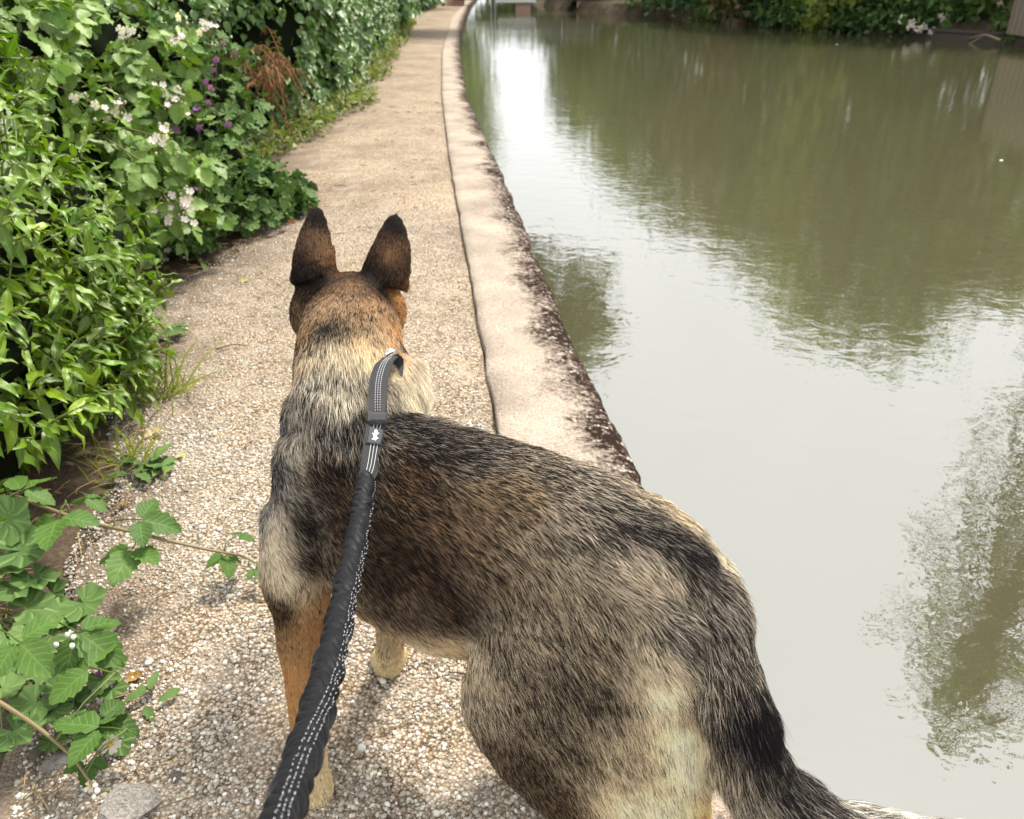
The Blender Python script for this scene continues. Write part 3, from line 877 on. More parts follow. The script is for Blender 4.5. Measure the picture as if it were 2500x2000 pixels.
def build_dog():
    me = dog_mesh()
    nv = len(me.vertices)
    co = np.empty(nv * 3, np.float32); me.vertices.foreach_get('co', co); co = co.reshape(-1, 3).astype(float)
    ct = coat_at(co)
    dk = np.clip((ct[:, 3] - 0.5) * 1.6 + 0.5, 0, 1)[:, None]
    vcol(me, 'col', np.clip(ct[:, :3] * 0.75 * (1 - dk) + np.array([0.02, 0.017, 0.015]) * dk, 0.01, 0.8))
    m, nt, b, N, L = mat('dog_skin')
    at = N.new('ShaderNodeAttribute'); at.attribute_name = 'col'
    nz = nnoise(nt, 220, 2)
    L.new(mixc(nt, 0.35, at.outputs['Color'], nz.outputs['Fac'], 'MULTIPLY'), b.inputs['Base Color'])
    b.inputs['Roughness'].default_value = 0.9; b.inputs['Specular IOR Level'].default_value = 0.1
    dog = link('dog', me, m)
    tag(dog, 'sable shepherd dog with black saddle and pricked ears, standing on the towpath', 'dog')
    build_fur(me, dog, N_FUR)
    # eyes, nose leather and claws are small parts of their own
    dk_m = plain('dog_nose', (0.012, 0.011, 0.011), 0.35, 0.5)
    ey_m = plain('dog_eye', (0.05, 0.022, 0.008), 0.08, 0.6)
    for sx in (-1, 1):
        link('eye', Geo_one(ellipsoid((-0.297 + sx * 0.047, 1.487, 0.712), (0.013, 0.011, 0.011), None, 10), 'eye'), ey_m, dog)
    link('nose', Geo_one(ellipsoid((-0.301, 1.644, 0.670), (0.019, 0.013, 0.016), None, 10), 'nose'), dk_m, dog)
    for x, y, h in ((-0.335, 0.930, math.atan2(-0.45, 0.9)), (-0.246, 1.222, math.atan2(-0.25, 0.9))):
        hv = np.array([math.sin(h), math.cos(h), 0]); sv = np.array([hv[1], -hv[0], 0])
        for k, (aa, f) in enumerate(((-0.026, 0.052), (-0.009, 0.067), (0.009, 0.067), (0.026, 0.052))):
            p0 = np.array([x, y, 0.022]) + hv * f + sv * aa
            link('claw', Geo_one(tube([p0, p0 + hv * 0.008 + np.array([0, 0, -0.003]), p0 + hv * 0.014 + np.array([0, 0, -0.012])], [0.0042, 0.0035, 0.001], 6), 'claw'), dk_m, dog)
    return dog

def Geo_one(vf, name, smooth=True):
    g = Geo(); g.add(*vf); return g.mesh(name, smooth)
N_FUR = 560000
FUR_R = 0.00022
# ---------------------------------------------------------------- leash, collar
def at_depth(px, py, zc):
    """a point on the leash, measured as picture position (2156 wide) and distance"""
    F_ = 2000.0; u, v = px * 2500 / 2156, py * 2500 / 2156; p = R(PITCH)
    f = np.array([0, math.cos(p), -math.sin(p)]); up = np.array([0, math.sin(p), math.cos(p)])
    return np.array([0, 0, CAM_H]) + zc * (f + (u - 1250) / F_ * np.array([1, 0, 0]) - (v - 1000) / F_ * up)

def m_webbing(name, col, rib):
    m, nt, b, N, L = mat(name)
    tc = N.new('ShaderNodeUVMap')
    w = N.new('ShaderNodeTexWave'); w.bands_direction = 'Y'; w.inputs['Scale'].default_value = rib; w.inputs['Distortion'].default_value = 0.4
    L.new(tc.outputs['UV'], w.inputs['Vector'])
    n = nnoise(nt, 300, 2)
    c = ramp(nt, w.outputs['Fac'], [(0.0, tuple(x * 0.45 for x in col)), (0.6, col)])
    c = mixc(nt, 0.4, c.outputs['Color'], n.outputs['Fac'], 'MULTIPLY')
    L.new(c, b.inputs['Base Color']); b.inputs['Roughness'].default_value = 0.5; b.inputs['Specular IOR Level'].default_value = 0.45
    bump(nt, b, w.outputs['Fac'], 0.8, 0.0018)
    return m

def ribbon(pts, wid, nrm, th=0.0022, across=6):
    """flat strap along pts; nrm: per-point face normal"""
    pts = np.asarray(pts, float); wid = np.broadcast_to(wid, (len(pts),)); nrm = np.asarray(nrm, float)
    T = np.gradient(pts, axis=0); T /= np.linalg.norm(T, axis=1)[:, None]
    S = np.cross(T, nrm); S /= np.linalg.norm(S, axis=1)[:, None]; Nn = np.cross(S, T)
    V, uv, Fc = [], [], []; m = across + 1
    ln = np.concatenate([[0], np.cumsum(np.linalg.norm(np.diff(pts, axis=0), axis=1))])
    for side in (1, -1):
        for i in range(len(pts)):
            for k in range(m):
                f = k / across - 0.5
                edge = 1 - (2 * abs(f)) ** 6 * 0.6
                V.append(pts[i] + S[i] * f * wid[i] + Nn[i] * side * th / 2 * edge); uv.append((k / across, ln[i] / 0.03))
    n = len(pts); H = n * m
    for i in range(n - 1):
        for k in range(across):
            q = [i * m + k, i * m + k + 1, (i + 1) * m + k + 1, (i + 1) * m + k]
            Fc.append(q[::-1]); Fc.append([x + H for x in q])
        Fc.append([i * m, (i + 1) * m, (i + 1) * m + H, i * m + H]); a = i * m + across
        Fc.append([a, a + H, a + m + H, a + m])
    Fc.append([k for k in range(m)] + [H + k for k in range(m - 1, -1, -1)])
    e = (n - 1) * m
    Fc.append([e + k for k in range(m - 1, -1, -1)] + [e + H + k for k in range(m)])
    return np.array(V), Fc, np.array(uv), S, Nn, T

STA, STB = math.pi - 0.05, 1.25
def build_leash():
    root = empty('dog_leash', at_depth(790, 980, 1.16), 'dark grey bungee dog leash with white dashed stitching, clipped behind the dog\'s neck', 'leash')
    blk, web, thr = m_webbing('bungee_cloth', (0.007, 0.008, 0.012), 12), m_webbing('leash_webbing', (0.055, 0.058, 0.064), 9), plain('white_thread', (0.50, 0.50, 0.50), 0.7)
    met = plain('bright_metal', (0.75, 0.75, 0.76), 0.22, 0.5, 1.0)
    # scrunched bungee: centre line from the webbing down to the hand
    ctr = np.array([at_depth(*q) for q in ((772, 1005, 1.150), (757, 1100, 1.075), (733, 1220, 0.985), (703, 1360, 0.865), (664, 1510, 0.745), (622, 1640, 0.640), (585, 1740, 0.565), (545, 1850, 0.500), (500, 1990, 0.440))])
    wpx = catmull(np.array([[42], [46], [55], [65], [78], [86], [92], [98], [104]]), 900)[:, 0]
    c = catmull(ctr, 900)
    dep = (c - np.array([0, 0, CAM_H])) @ np.array([0, math.cos(R(PITCH)), -math.sin(R(PITCH))])
    rad = wpx / 2 * 2500 / 2156 / 2000 * dep
    ln = np.concatenate([[0], np.cumsum(np.linalg.norm(np.diff(c, axis=0), axis=1))])
    T = np.gradient(c, axis=0); T /= np.linalg.norm(T, axis=1)[:, None]
    S0 = np.cross(T, np.array([0, 0, 1.0])); S0 /= np.linalg.norm(S0, axis=1)[:, None]; U0 = np.cross(S0, T)
    # irregular gathers: phase grows by one per fold
    rg = np.random.default_rng(5)
    step = 0.0118
    edges = np.cumsum(step * (0.75 + 0.5 * rg.random(120)))
    n = 40; V, uv = [], []
    for i in range(900):
        for k in range(n):
            a = 2 * math.pi * k / n
            # folds run obliquely round the cord and fork a little
            l2 = ln[i] + 0.0115 * math.sin(a + 0.6) + 0.0040 * math.sin(2 * a + ln[i] * 31) + 0.0022 * math.sin(3 * a + ln[i] * 83)
            j = np.searchsorted(edges, l2); lo = edges[j - 1] if j > 0 else edges[0] - step; hi = edges[min(j, 119)]
            f = min(1.0, max(0.0, (l2 - lo) / (hi - lo)))
            prof = (math.sin(math.pi * f ** 0.75) ** 0.60) if 0 < f < 1 else 0.0
            amp = 0.20 * (0.85 + 0.25 * math.sin(a * 2 + j * 1.9) + 0.15 * math.sin(j * 5.3))
            r = rad[i] * (0.66 + 1.8 * amp * prof)
            V.append(c[i] + S0[i] * math.cos(a) * r + U0[i] * math.sin(a) * r); uv.append((k / n, l2 / 0.0195))
    V = np.array(V)
    Fc = [[i * n + k, i * n + (k + 1) % n, (i + 1) * n + (k + 1) % n, (i + 1) * n + k] for i in range(899) for k in range(n)]
    Fc += [list(range(n))[::-1], [899 * n + k for k in range(n)]]
    link('bungee_cord', mesh_np('bungee_cord', V, Fc, True, uv), blk, root)
    # three rows of white stitches winding round the cord, riding on its surface
    g = Geo(); Vg = V.reshape(900, n, 3)
    for row in range(3):
        pos = 0.01
        while pos < ln[-1] - 0.01:
            i0 = np.searchsorted(ln, pos); L_ = 0.0017
            i1 = min(899, np.searchsorted(ln, pos + L_))
            pts = []
            for i in range(i0, max(i1, i0 + 2) + 1, 1):
                i = min(i, 899)
                ang = STA + 0.30 - (STB + 0.30) * min(1.0, ln[i] / 0.62) ** 1.1 + 0.16 * math.sin(ln[i] * 21) + (row - 1) * 0.30
                kf = (ang / (2 * math.pi) * n) % n; k0 = int(kf); f = kf - k0
                p = Vg[i, k0] * (1 - f) + Vg[i, (k0 + 1) % n] * f
                d = p - c[i]; pts.append(p + d / np.linalg.norm(d) * 0.0003)
            if len(pts) > 2: g.add(*tube(pts, 0.00032, 5))
            pos += 0.0050
    st = link('stitching', g.mesh('stitching'), thr, root); tag(st, kind='stuff')
    # flat webbing: tongue down to the cord, then the traffic-handle loop above it
    flat = catmull([at_depth(*q) for q in ((768, 1012, 1.146), (778, 985, 1.163), (785, 945, 1.182), (791, 905, 1.196), (795, 888, 1.202))], 30)
    camv = np.array([0, 0, CAM_H]) - flat; camv /= np.linalg.norm(camv, axis=1)[:, None]
    side = np.array([0.35, 0, 0.1])
    wd = np.interp(np.linspace(0, 1, 30), [0, 0.25, 0.7, 1], [31, 42, 46, 43]) * 2500 / 2156 / 2000 * 1.17
    Vv, Ff, Uu, S, Nn, T2 = ribbon(flat, wd, camv + side)
    gg = Geo(); gg.add(Vv, Ff, Uu); link('webbing', gg.mesh('webbing'), web, root)
    g = Geo()
    for f in (-0.14, 0.02, 0.18):
        g.add(*tube([flat[i] + S[i] * f * wd[i] + Nn[i] * 0.0014 for i in range(1, 29)], 0.00045, 5))
    link('stitching', g.mesh('stitching'), thr, root)
    # sewn label with its white mark and dark bar
    lab = plain('label_cloth', (0.060, 0.062, 0.068), 0.8)
    i0 = 19; ctr_ = flat[i0]; s_, n_, t_ = S[i0], Nn[i0], T2[i0]
    def patch(name, pts2, z, m_, par, th=0.0006):
        pts2 = np.asarray(pts2, float); k = len(pts2)
        top = [ctr_ + s_ * a + t_ * b + n_ * (z + th) for a, b in pts2]; bot = [ctr_ + s_ * a + t_ * b + n_ * z for a, b in pts2]
        Fc = [list(range(k)), list(range(2 * k - 1, k - 1, -1))] + [[i, i + k, (i + 1) % k + k, (i + 1) % k] for i in range(k)]
        gq = Geo(); gq.add(np.array(top + bot), [f[::-1] for f in Fc]); return link(name, gq.mesh(name, False), m_, par)
    lb = patch('label', [(-0.0100, -0.012), (0.0100, -0.012), (0.0100, 0.012), (-0.0100, 0.012)], 0.0016, lab, root, 0.0008)
    wm = plain('label_mark', (0.85, 0.85, 0.85), 0.5)
    def blob(cx, cy, rx, ry): return [(cx + rx * math.copysign(abs(math.cos(a)) ** 0.6, math.cos(a)), cy + ry * math.copysign(abs(math.sin(a)) ** 0.6, math.sin(a))) for a in np.linspace(0, 2 * math.pi, 14, endpoint=False)]
    gq = Geo()
    for (cx, cy, rx, ry) in ((0, 0.0066, 0.0026, 0.0021), (0.0002, 0.0028, 0.0026, 0.0021), (-0.0004, -0.0012, 0.0028, 0.0022), (0, -0.0052, 0.0024, 0.0022), (0.0036, 0.0046, 0.0016, 0.0008), (-0.0038, 0.0020, 0.0018, 0.0008), (0.0034, -0.0030, 0.0016, 0.0008), (-0.0036, -0.0064, 0.0012, 0.0007), (0, 0.001, 0.0012, 0.0085)):
        b2 = blob(cx, cy, rx, ry); k = len(b2)
        top = [ctr_ + s_ * a + t_ * b + n_ * (0.0028 + 0.00002 * len(gq.V)) for a, b in b2]
        gq.add(np.array(top), [list(range(k))[::-1]])
    link('label_mark', gq.mesh('label_mark', False), wm, lb)
    patch('label_bar', [(-0.0125, -0.0150), (0.0095, -0.0126), (0.0097, -0.0104), (-0.0123, -0.0128)], 0.0020, plain('black_thread', (0.008, 0.008, 0.01), 0.5), root, 0.0012)
    # handle loop: front strap arches up to the clip, back strap returns underneath
    up_ = [(795, 888, 1.204), (795, 840, 1.208), (798, 800, 1.222), (808, 768, 1.244), (822, 752, 1.268)]
    dn_ = [(822, 752, 1.268), (832, 764, 1.292), (828, 800, 1.285), (817, 845, 1.262), (806, 884, 1.232), (798, 900, 1.216)]
    for nm, pts_, flip in (('handle_loop', up_, 1), ('handle_strap', dn_, 1)):
        q = catmull([at_depth(*p_) for p_ in pts_], 36)
        tt = np.gradient(q, axis=0)
        acr = np.array([0.93, 0.30, 0.16])               # across the strap
        nr = np.cross(acr, tt)
        nr = nr / np.linalg.norm(nr, axis=1)[:, None]
        w_ = (0.0275 if nm == 'handle_loop' else 0.0265)
        Vv, Ff, Uu, S2, N2, T3 = ribbon(q, w_, nr, 0.0028)
        gg = Geo(); gg.add(Vv, Ff, Uu)
        pc = link(nm, gg.mesh(nm), web, root)
        if nm == 'handle_loop':
            g = Geo(); sg = 1 if (N2[10] @ (np.array([0, 0, CAM_H]) - q[10])) > 0 else -1
            for f in (-0.13, 0.0, 0.13):
                for i in range(1, 34, 1):
                    a_ = q[i] + S2[i] * f * w_ + N2[i] * sg * 0.0016; b_ = q[i] + (q[i + 1] - q[i]) * 0.62 + S2[i] * f * w_ + N2[i] * sg * 0.0016
                    g.add(*tube([a_, (a_ + b_) / 2 + N2[i] * sg * 0.0003, b_], 0.0005, 5))
            so = link('stitching', g.mesh('stitching'), thr, pc); tag(so, kind='stuff')
    # keeper where the loop is sewn down
    q = np.array([at_depth(796, 893, 1.199), at_depth(795.5, 880, 1.199), at_depth(795, 868, 1.201)]); cv = np.array([0, 0, CAM_H]) - q
    Vv, Ff, Uu, *_ = ribbon(q, 0.0295, cv + side, 0.006); gg = Geo(); gg.add(Vv, Ff, Uu); link('keeper', gg.mesh('keeper'), web, root)
    # trigger clip and ring
    g = Geo(); cc = at_depth(821, 744, 1.282); th = np.linspace(0, 2 * math.pi, 17)
    g.add(*tube([cc + np.array([0.0065 * math.cos(a), 0.002 * math.sin(a), 0.006 * math.sin(a)]) for a in th], 0.0012, 8, False))
    g.add(*tube([at_depth(812, 748, 1.272), at_depth(822, 741, 1.276), at_depth(835, 738, 1.282)], [0.0030, 0.0034, 0.0022], 8))
    link('clip', g.mesh('clip'), met, root)
    return root

def build_collar():
    """thin black collar sunk in the neck fur, with the strap towards the clip"""
    root = empty('dog_collar', (-0.275, 1.29, 0.70), 'thin black collar half hidden in the fur of the dog\'s neck', 'collar')
    blk = plain('collar_cloth', (0.012, 0.012, 0.014), 0.6)
    c0 = np.array([-0.268, 1.258, 0.672]); th = np.linspace(0, 2 * math.pi, 49)
    ax = np.array([0.02, 0.40, 0.915]); ax /= np.linalg.norm(ax)      # up direction of the tilted ring
    pts = [c0 + np.array([1, 0, 0]) * 0.095 * math.cos(a) + np.array([0, -0.35, 0.93]) * 0.092 * math.sin(a) for a in th]
    nr = [np.array([1, 0, 0]) * math.cos(a) + np.array([0, -0.35, 0.93]) * math.sin(a) for a in th]
    Vv, Ff, Uu, *_ = ribbon(pts, 0.022, nr, 0.003); g = Geo(); g.add(Vv, Ff, Uu)
    link('band', g.mesh('band'), blk, root)
    return root
# ---------------------------------------------------------------- leaves
def m_leaf(name, dark, light, rough=0.45, spec=0.5, trans=0.25, vein=0.3, kind='feather', veincol=None, bumpd=0.0012):
    """leaf: colour varies per object and per piece (attribute 'col'), veins from the leaf's own uv"""
    m, nt, b, N, L = mat(name)
    oi = N.new('ShaderNodeObjectInfo'); at = N.new('ShaderNodeAttribute'); at.attribute_name = 'col'
    uv = N.new('ShaderNodeUVMap'); sx = N.new('ShaderNodeSeparateXYZ'); L.new(uv.outputs['UV'], sx.inputs['Vector'])
    def mth(op, a, bb=0.0):
        q = N.new('ShaderNodeMath'); q.operation = op
        for i, s_ in enumerate((a, bb)):
            if isinstance(s_, (int, float)): q.inputs[i].default_value = s_
            else: L.new(s_, q.inputs[i])
        return q.outputs[0]
    nz = nnoise(nt, 9, 3)
    fac = mth('ADD', mth('MULTIPLY', oi.outputs['Random'], 0.65), mth('MULTIPLY', nz.outputs['Fac'], 0.35))
    c = mixc(nt, fac, dark, light)
    c = mixc(nt, 1.0, c, at.outputs['Color'], 'MULTIPLY')
    au = mth('ABSOLUTE', mth('SUBTRACT', sx.outputs['X'], 0.5))
    if kind == 'feather':
        st = mth('FRACT', mth('MULTIPLY', mth('SUBTRACT', sx.outputs['Y'], mth('MULTIPLY', au, 0.55)), 6.5))
        ln = mth('ABSOLUTE', mth('SUBTRACT', st, 0.5))
        mid = mth('MULTIPLY', au, 7.0)
        h = mth('MINIMUM', mth('MULTIPLY', ln, 2.2), mid)
    elif kind == 'palm':
        st = mth('FRACT', mth('MULTIPLY', sx.outputs['X'], 7.0))
        h = mth('MULTIPLY', mth('ABSOLUTE', mth('SUBTRACT', st, 0.5)), 2.0)
        h = mth('MAXIMUM', h, mth('MULTIPLY', mth('SUBTRACT', 0.3, sx.outputs['Y']), 2.0))
    else:
        h = mth('MINIMUM', mth('MULTIPLY', au, 9.0), 1.0)
    vm = ramp(nt, h, [(0.0, (1, 1, 1)), (0.35, (0, 0, 0))])
    vf = mth('MULTIPLY', vm.outputs['Color'], vein)
    c = mixc(nt, vf, c, veincol or tuple(min(1, x * 1.9 + 0.02) for x in light))
    L.new(c, b.inputs['Base Color'])
    b.inputs['Roughness'].default_value = rough; b.inputs['Specular IOR Level'].default_value = spec
    if bumpd:
        n7 = nnoise(nt, 14, 3, 0.6, uv.outputs['UV'])
        bump(nt, b, mth('ADD', mth('MULTIPLY', mth('MINIMUM', h, 0.5), 0.8), mth('MULTIPLY', n7.outputs['Fac'], 1.1)), 0.5, bumpd)
    tr = N.new('ShaderNodeBsdfTranslucent'); mx = N.new('ShaderNodeMixShader'); mx.inputs['Fac'].default_value = trans
    tcol = mixc(nt, 1.0, c, (1.5, 1.7, 0.55), 'MULTIPLY'); L.new(tcol, tr.inputs['Color'])
    L.new(b.outputs['BSDF'], mx.inputs[1]); L.new(tr.outputs['BSDF'], mx.inputs[2])
    L.new(mx.outputs['Shader'], N['Material Output'].inputs['Surface'])
    return m

def leaf_lance(r, rows=7, wid=0.30, fold=0.35, droop=0.5, wave=0.06):
    """blade along +Y, unit length"""
    V, uv = [], []
    for i in range(rows + 1):
        f = i / rows
        w = wid * 0.5 * (math.sin(math.pi * min(1, f ** 0.75)) ** 0.8) * (1 if f < 1 else 0)
        y = f - 0.12 * droop * f * f; z = -droop * 0.5 * f * f + 0.04 * math.sin(f * 9 + r.random())
        for k, s in enumerate((-1, -0.5, 0, 0.5, 1)):
            zz = z + fold * w * abs(s) + wave * s * w * 4 * math.sin(f * 8 + 2 * s + 3 * r.random() * 0.2)
            V.append((w * s, y, zz)); uv.append((0.5 + s * 0.5, f))
    Fc = [[i * 5 + k, i * 5 + k + 1, (i + 1) * 5 + k + 1, (i + 1) * 5 + k] for i in range(rows) for k in range(4)]
    return np.array(V), Fc, np.array(uv)

def leaf_serrate(r, rows=12, wid=0.68, droop=0.3, fold=0.22):
    V, uv = [], []
    for i in range(rows + 1):
        f = i / rows
        w = wid * 0.5 * (math.sin(math.pi * min(1.0, (f * 0.97 + 0.03)) ** 0.82) ** 0.75) if 0 < f < 1 else 0.01
        tooth = 1.0 + (0.13 if i % 2 else -0.07)
        z = -droop * f * f * 0.5
        for s in (-1, -0.5, 0, 0.5, 1):
            ww = w * (tooth if abs(s) == 1 else 1) * s
            V.append((ww, f + (0.02 if (abs(s) == 1 and i % 2) else 0), z + fold * w * abs(s) ** 1.3 + 0.025 * math.sin(f * 20 + 3 * abs(s)) * abs(s) + 0.01 * r.normal())); uv.append((0.5 + s * 0.5, f))
    Fc = [[i * 5 + k, i * 5 + k + 1, (i + 1) * 5 + k + 1, (i + 1) * 5 + k] for i in range(rows) for k in range(4)]
    return np.array(V), Fc, np.array(uv)

def rotz(V, a): c, s = math.cos(a), math.sin(a); return np.asarray(V) @ np.array([[c, s, 0], [-s, c, 0], [0, 0, 1]])
def rotx(V, a): c, s = math.cos(a), math.sin(a); return np.asarray(V) @ np.array([[1, 0, 0], [0, c, s], [0, -s, c]])
def roty(V, a): c, s = math.cos(a), math.sin(a); return np.asarray(V) @ np.array([[c, 0, -s], [0, 1, 0], [s, 0, c]])

def mesh_tri(r, nm, n=3):
    """bramble leaf: three (or five) toothed leaflets on a short stalk, unit span"""
    g = Geo()
    sp = [(0, 0.62), (R(72), 0.50), (R(-72), 0.50)] + ([(R(128), 0.36), (R(-128), 0.36)] if n == 5 else [])
    for a, s in sp:
        V, Fc, uv = leaf_serrate(r, 10 if s > 0.4 else 8)
        V = rotx(V * s, -0.15 + 0.25 * r.normal()); V = roty(V, 0.25 * r.normal()); V = rotz(V, a + 0.12 * r.normal()) + np.array([math.sin(-a) * 0.05, 0.35 + math.cos(a) * 0.05, 0])
        g.add(V, Fc, uv, (1, 1, 1) if a == 0 else (0.93, 0.95, 0.92))
    g.add(*tube([(0, 0, -0.03), (0, 0.2, 0.01), (0, 0.38, 0)], 0.011, 5), col=(1.1, 0.9, 0.7))
    return g.mesh(nm)

def mesh_mallow(r, nm, seg=42, lobes=5, crinkle=0.09):
    """round, pleated, shallow-lobed leaf, unit diameter; stalk at the origin"""
    V, uv = [(0, 0, 0)], [(0.5, 0)]; Fc = []
    rings = (0.18, 0.36, 0.5)
    for ri, rr in enumerate(rings):
        for k in range(seg + 1):
            t = k / seg; a = R(-165) + R(330) * t
            lob = 1 - (0.20 if ri == 2 else 0.05 if ri == 1 else 0) * abs(math.sin(a * lobes / 2 * 0.98 + math.pi / 2 * 0)) ** 1.6
            tooth = 1 + (0.045 if (ri == 2 and k % 2) else 0)
            ple = math.cos(t * lobes * 2 * math.pi * 1.4) * crinkle * rr * (0.7 + 0.6 * r.random() * 0.3)
            rad = rr * lob * tooth
            V.append((rad * math.sin(a), rad * math.cos(a) + 0.04, ple + 0.28 * rr * rr * (1 if crinkle < 0.1 else 0.5) + 0.02 * math.sin(5 * a + ri) * rr * 2)); uv.append((t, rr * 2))
    m = seg + 1
    for k in range(seg): Fc.append([0, 1 + k, 2 + k])
    for ri in range(2):
        for k in range(seg):
            q = 1 + ri * m + k; Fc.append([q, q + m, q + m + 1, q + 1])
    Fc = [f[::-1] for f in Fc]
    g = Geo(); g.add(np.array(V, float), Fc, np.array(uv))
    return g.mesh(nm)

def mesh_leafV(fn, r, nm, **kw):
    g = Geo(); V, Fc, uv = fn(r, **kw); g.add(V, Fc, uv); return g.mesh(nm)

def orient(axis, normal, roll=0.0):
    """3x3: columns x, y(axis), z(normal)"""
    y = np.asarray(axis, float); y = y / (np.linalg.norm(y) + 1e-9)
    z = np.asarray(normal, float); z = z - y * (z @ y)
    if np.linalg.norm(z) < 1e-4: z = np.cross(y, [1, 0.3, 0.2])
    z /= np.linalg.norm(z); x = np.cross(y, z)
    if roll: c, s = math.cos(roll), math.sin(roll); x, z = x * c + z * s, z * c - x * s
    return np.stack([x, y, z], 1)

_cache = {}
def mesh_arrays(me):
    if me.name not in _cache:
        nv = len(me.vertices); co = np.empty(nv * 3, np.float32); me.vertices.foreach_get('co', co)
        me.calc_loop_triangles()
        lt = np.empty(len(me.loop_triangles) * 3, np.int32); me.loop_triangles.foreach_get('vertices', lt)
        uvv = np.zeros((nv, 2), np.float32); vi = np.empty(len(me.loops), np.int32); me.loops.foreach_get('vertex_index', vi)
        uu = np.empty(len(me.loops) * 2, np.float32); me.uv_layers[0].data.foreach_get('uv', uu); uvv[vi] = uu.reshape(-1, 2)
        cc = np.empty(nv * 4, np.float32); me.attributes['col'].data.foreach_get('color', cc)
        _cache[me.name] = (co.reshape(-1, 3), lt.reshape(-1, 3), uvv, cc.reshape(-1, 4)[:, :3])
    return _cache[me.name]

def merge_instances(name, items, tint=0.22, seed=1):
    """items: (mesh, 3x3, scale, pos) -> one mesh"""
    r = np.random.default_rng(seed); Vs, Fs, Us, Cs, n = [], [], [], [], 0
    for me, M, s, p in items:
        co, tr, uu, cc = mesh_arrays(me)
        Vs.append(co @ (M * s).T.astype(np.float32) + np.asarray(p, np.float32)); Fs.append(tr + n); Us.append(uu)
        k = 1 + tint * r.normal(); Cs.append(cc * np.array([k * (1 + 0.08 * r.normal()), k, k * (1 + 0.08 * r.normal())], np.float32).clip(0.35, 1.8)); n += len(co)
    me = mesh_np(name, np.concatenate(Vs), np.concatenate(Fs), True, np.concatenate(Us)); vcol(me, 'col', np.concatenate(Cs))
    return me

def in_frame(p):
    q = np.asarray(p) - np.array([0, 0, CAM_H]); pr = R(PITCH)
    zc = q[1] * math.cos(pr) - q[2] * math.sin(pr)
    if zc <= 0.05: return False
    u = q[0] / zc * 2000 + 1250; v = 1000 - (q[1] * math.sin(pr) + q[2] * math.cos(pr)) / zc * 2000
    return -20 < u < 2520 and -20 < v < 2020

def front_depth(items, px, py, default, rad=22):
    """distance of the outermost leaf in that direction, so that a flower sits on the leaves"""
    Pp = np.array([it[3] for it in items]) - np.array([0, 0, CAM_H]); pr = R(PITCH)
    zc = Pp[:, 1] * math.cos(pr) - Pp[:, 2] * math.sin(pr)
    u = (Pp[:, 0] / zc * 2000 + 1250) * 2156 / 2500; v = (1000 - (Pp[:, 1] * math.sin(pr) + Pp[:, 2] * math.cos(pr)) / zc * 2000) * 2156 / 2500
    k = (zc > 0.3) & (np.hypot(u - px, v - py) < rad)
    return float(np.min(zc[k])) - 0.04 if k.any() else default

def place_leaves(root, items, material, part='leaf', nmax=300, mass='foliage', seed=1, score=None):
    """the nmax leaves that show largest become objects of their own, the rest one part"""
    vis = [in_frame(it[3]) for it in items]
    sc_ = [(-(it[2] / np.linalg.norm(np.asarray(it[3]) - np.array([0, 0, CAM_H]))) if score is None else score(it)) if v else 1e9 for it, v in zip(items, vis)]
    order = np.argsort(sc_)
    pick = [i for i in order[:nmax] if sc_[i] < 1e8]; ps = set(pick)
    rl = np.array(root.location)
    for me in {id(it[0]): it[0] for it in items}.values():
        if len(me.materials) == 0: me.materials.append(material)
    for i in pick:
        me, M, s, p = items[i]
        o = bpy.data.objects.new(part, me); COL.objects.link(o); o.parent = root
        T = Matrix(np.block([[M * s, (np.asarray(p) - rl).reshape(3, 1)], [np.zeros((1, 3)), np.ones((1, 1))]]).tolist())
        o.matrix_basis = T
    rest = [it for i, it in enumerate(items) if i not in ps]
    if rest:
        o = link(mass, merge_instances(mass, rest, seed=seed), material, root); tag(o, kind='stuff')

def G(px, py, z=0.0):
    """world point at height z that the photograph shows at (px, py) of 2156 x 1725"""
    d = at_depth(px, py, 1.0) - np.array([0, 0, CAM_H])
    return np.array([0, 0, CAM_H]) + d * (z - CAM_H) / d[2]

rs = np.random.default_rng(21)
UP = np.array([0, 0, 1.0])
def unit(v): v = np.asarray(v, float); return v / (np.linalg.norm(v) + 1e-9)

MAT_STEM = plain('green_stem', (0.13, 0.15, 0.05), 0.6)
MAT_CANE = plain('bramble_cane', (0.17, 0.13, 0.06), 0.6)
MAT_TWIG = plain('dry_twig', (0.22, 0.16, 0.10), 0.85)
MAT_WOOD = plain('bark', (0.09, 0.070, 0.050), 0.9)
MAT_CORE = plain('painted_shade', (0.008, 0.011, 0.006), 1.0, 0.0)  # near-black fill, painted as the shade inside the plants

def lumpy(c, rad, seed, n=14, amp=0.25):
    V, Fc = ellipsoid((0, 0, 0), (1, 1, 1), None, n)
    out = []
    for v in V: out.append(v * (1 + amp * noise.fractal(Vector(tuple(v * 1.8 + seed)), 1.0, 2.0, 3)))
    return np.array(out) * np.asarray(rad) + np.asarray(c), Fc

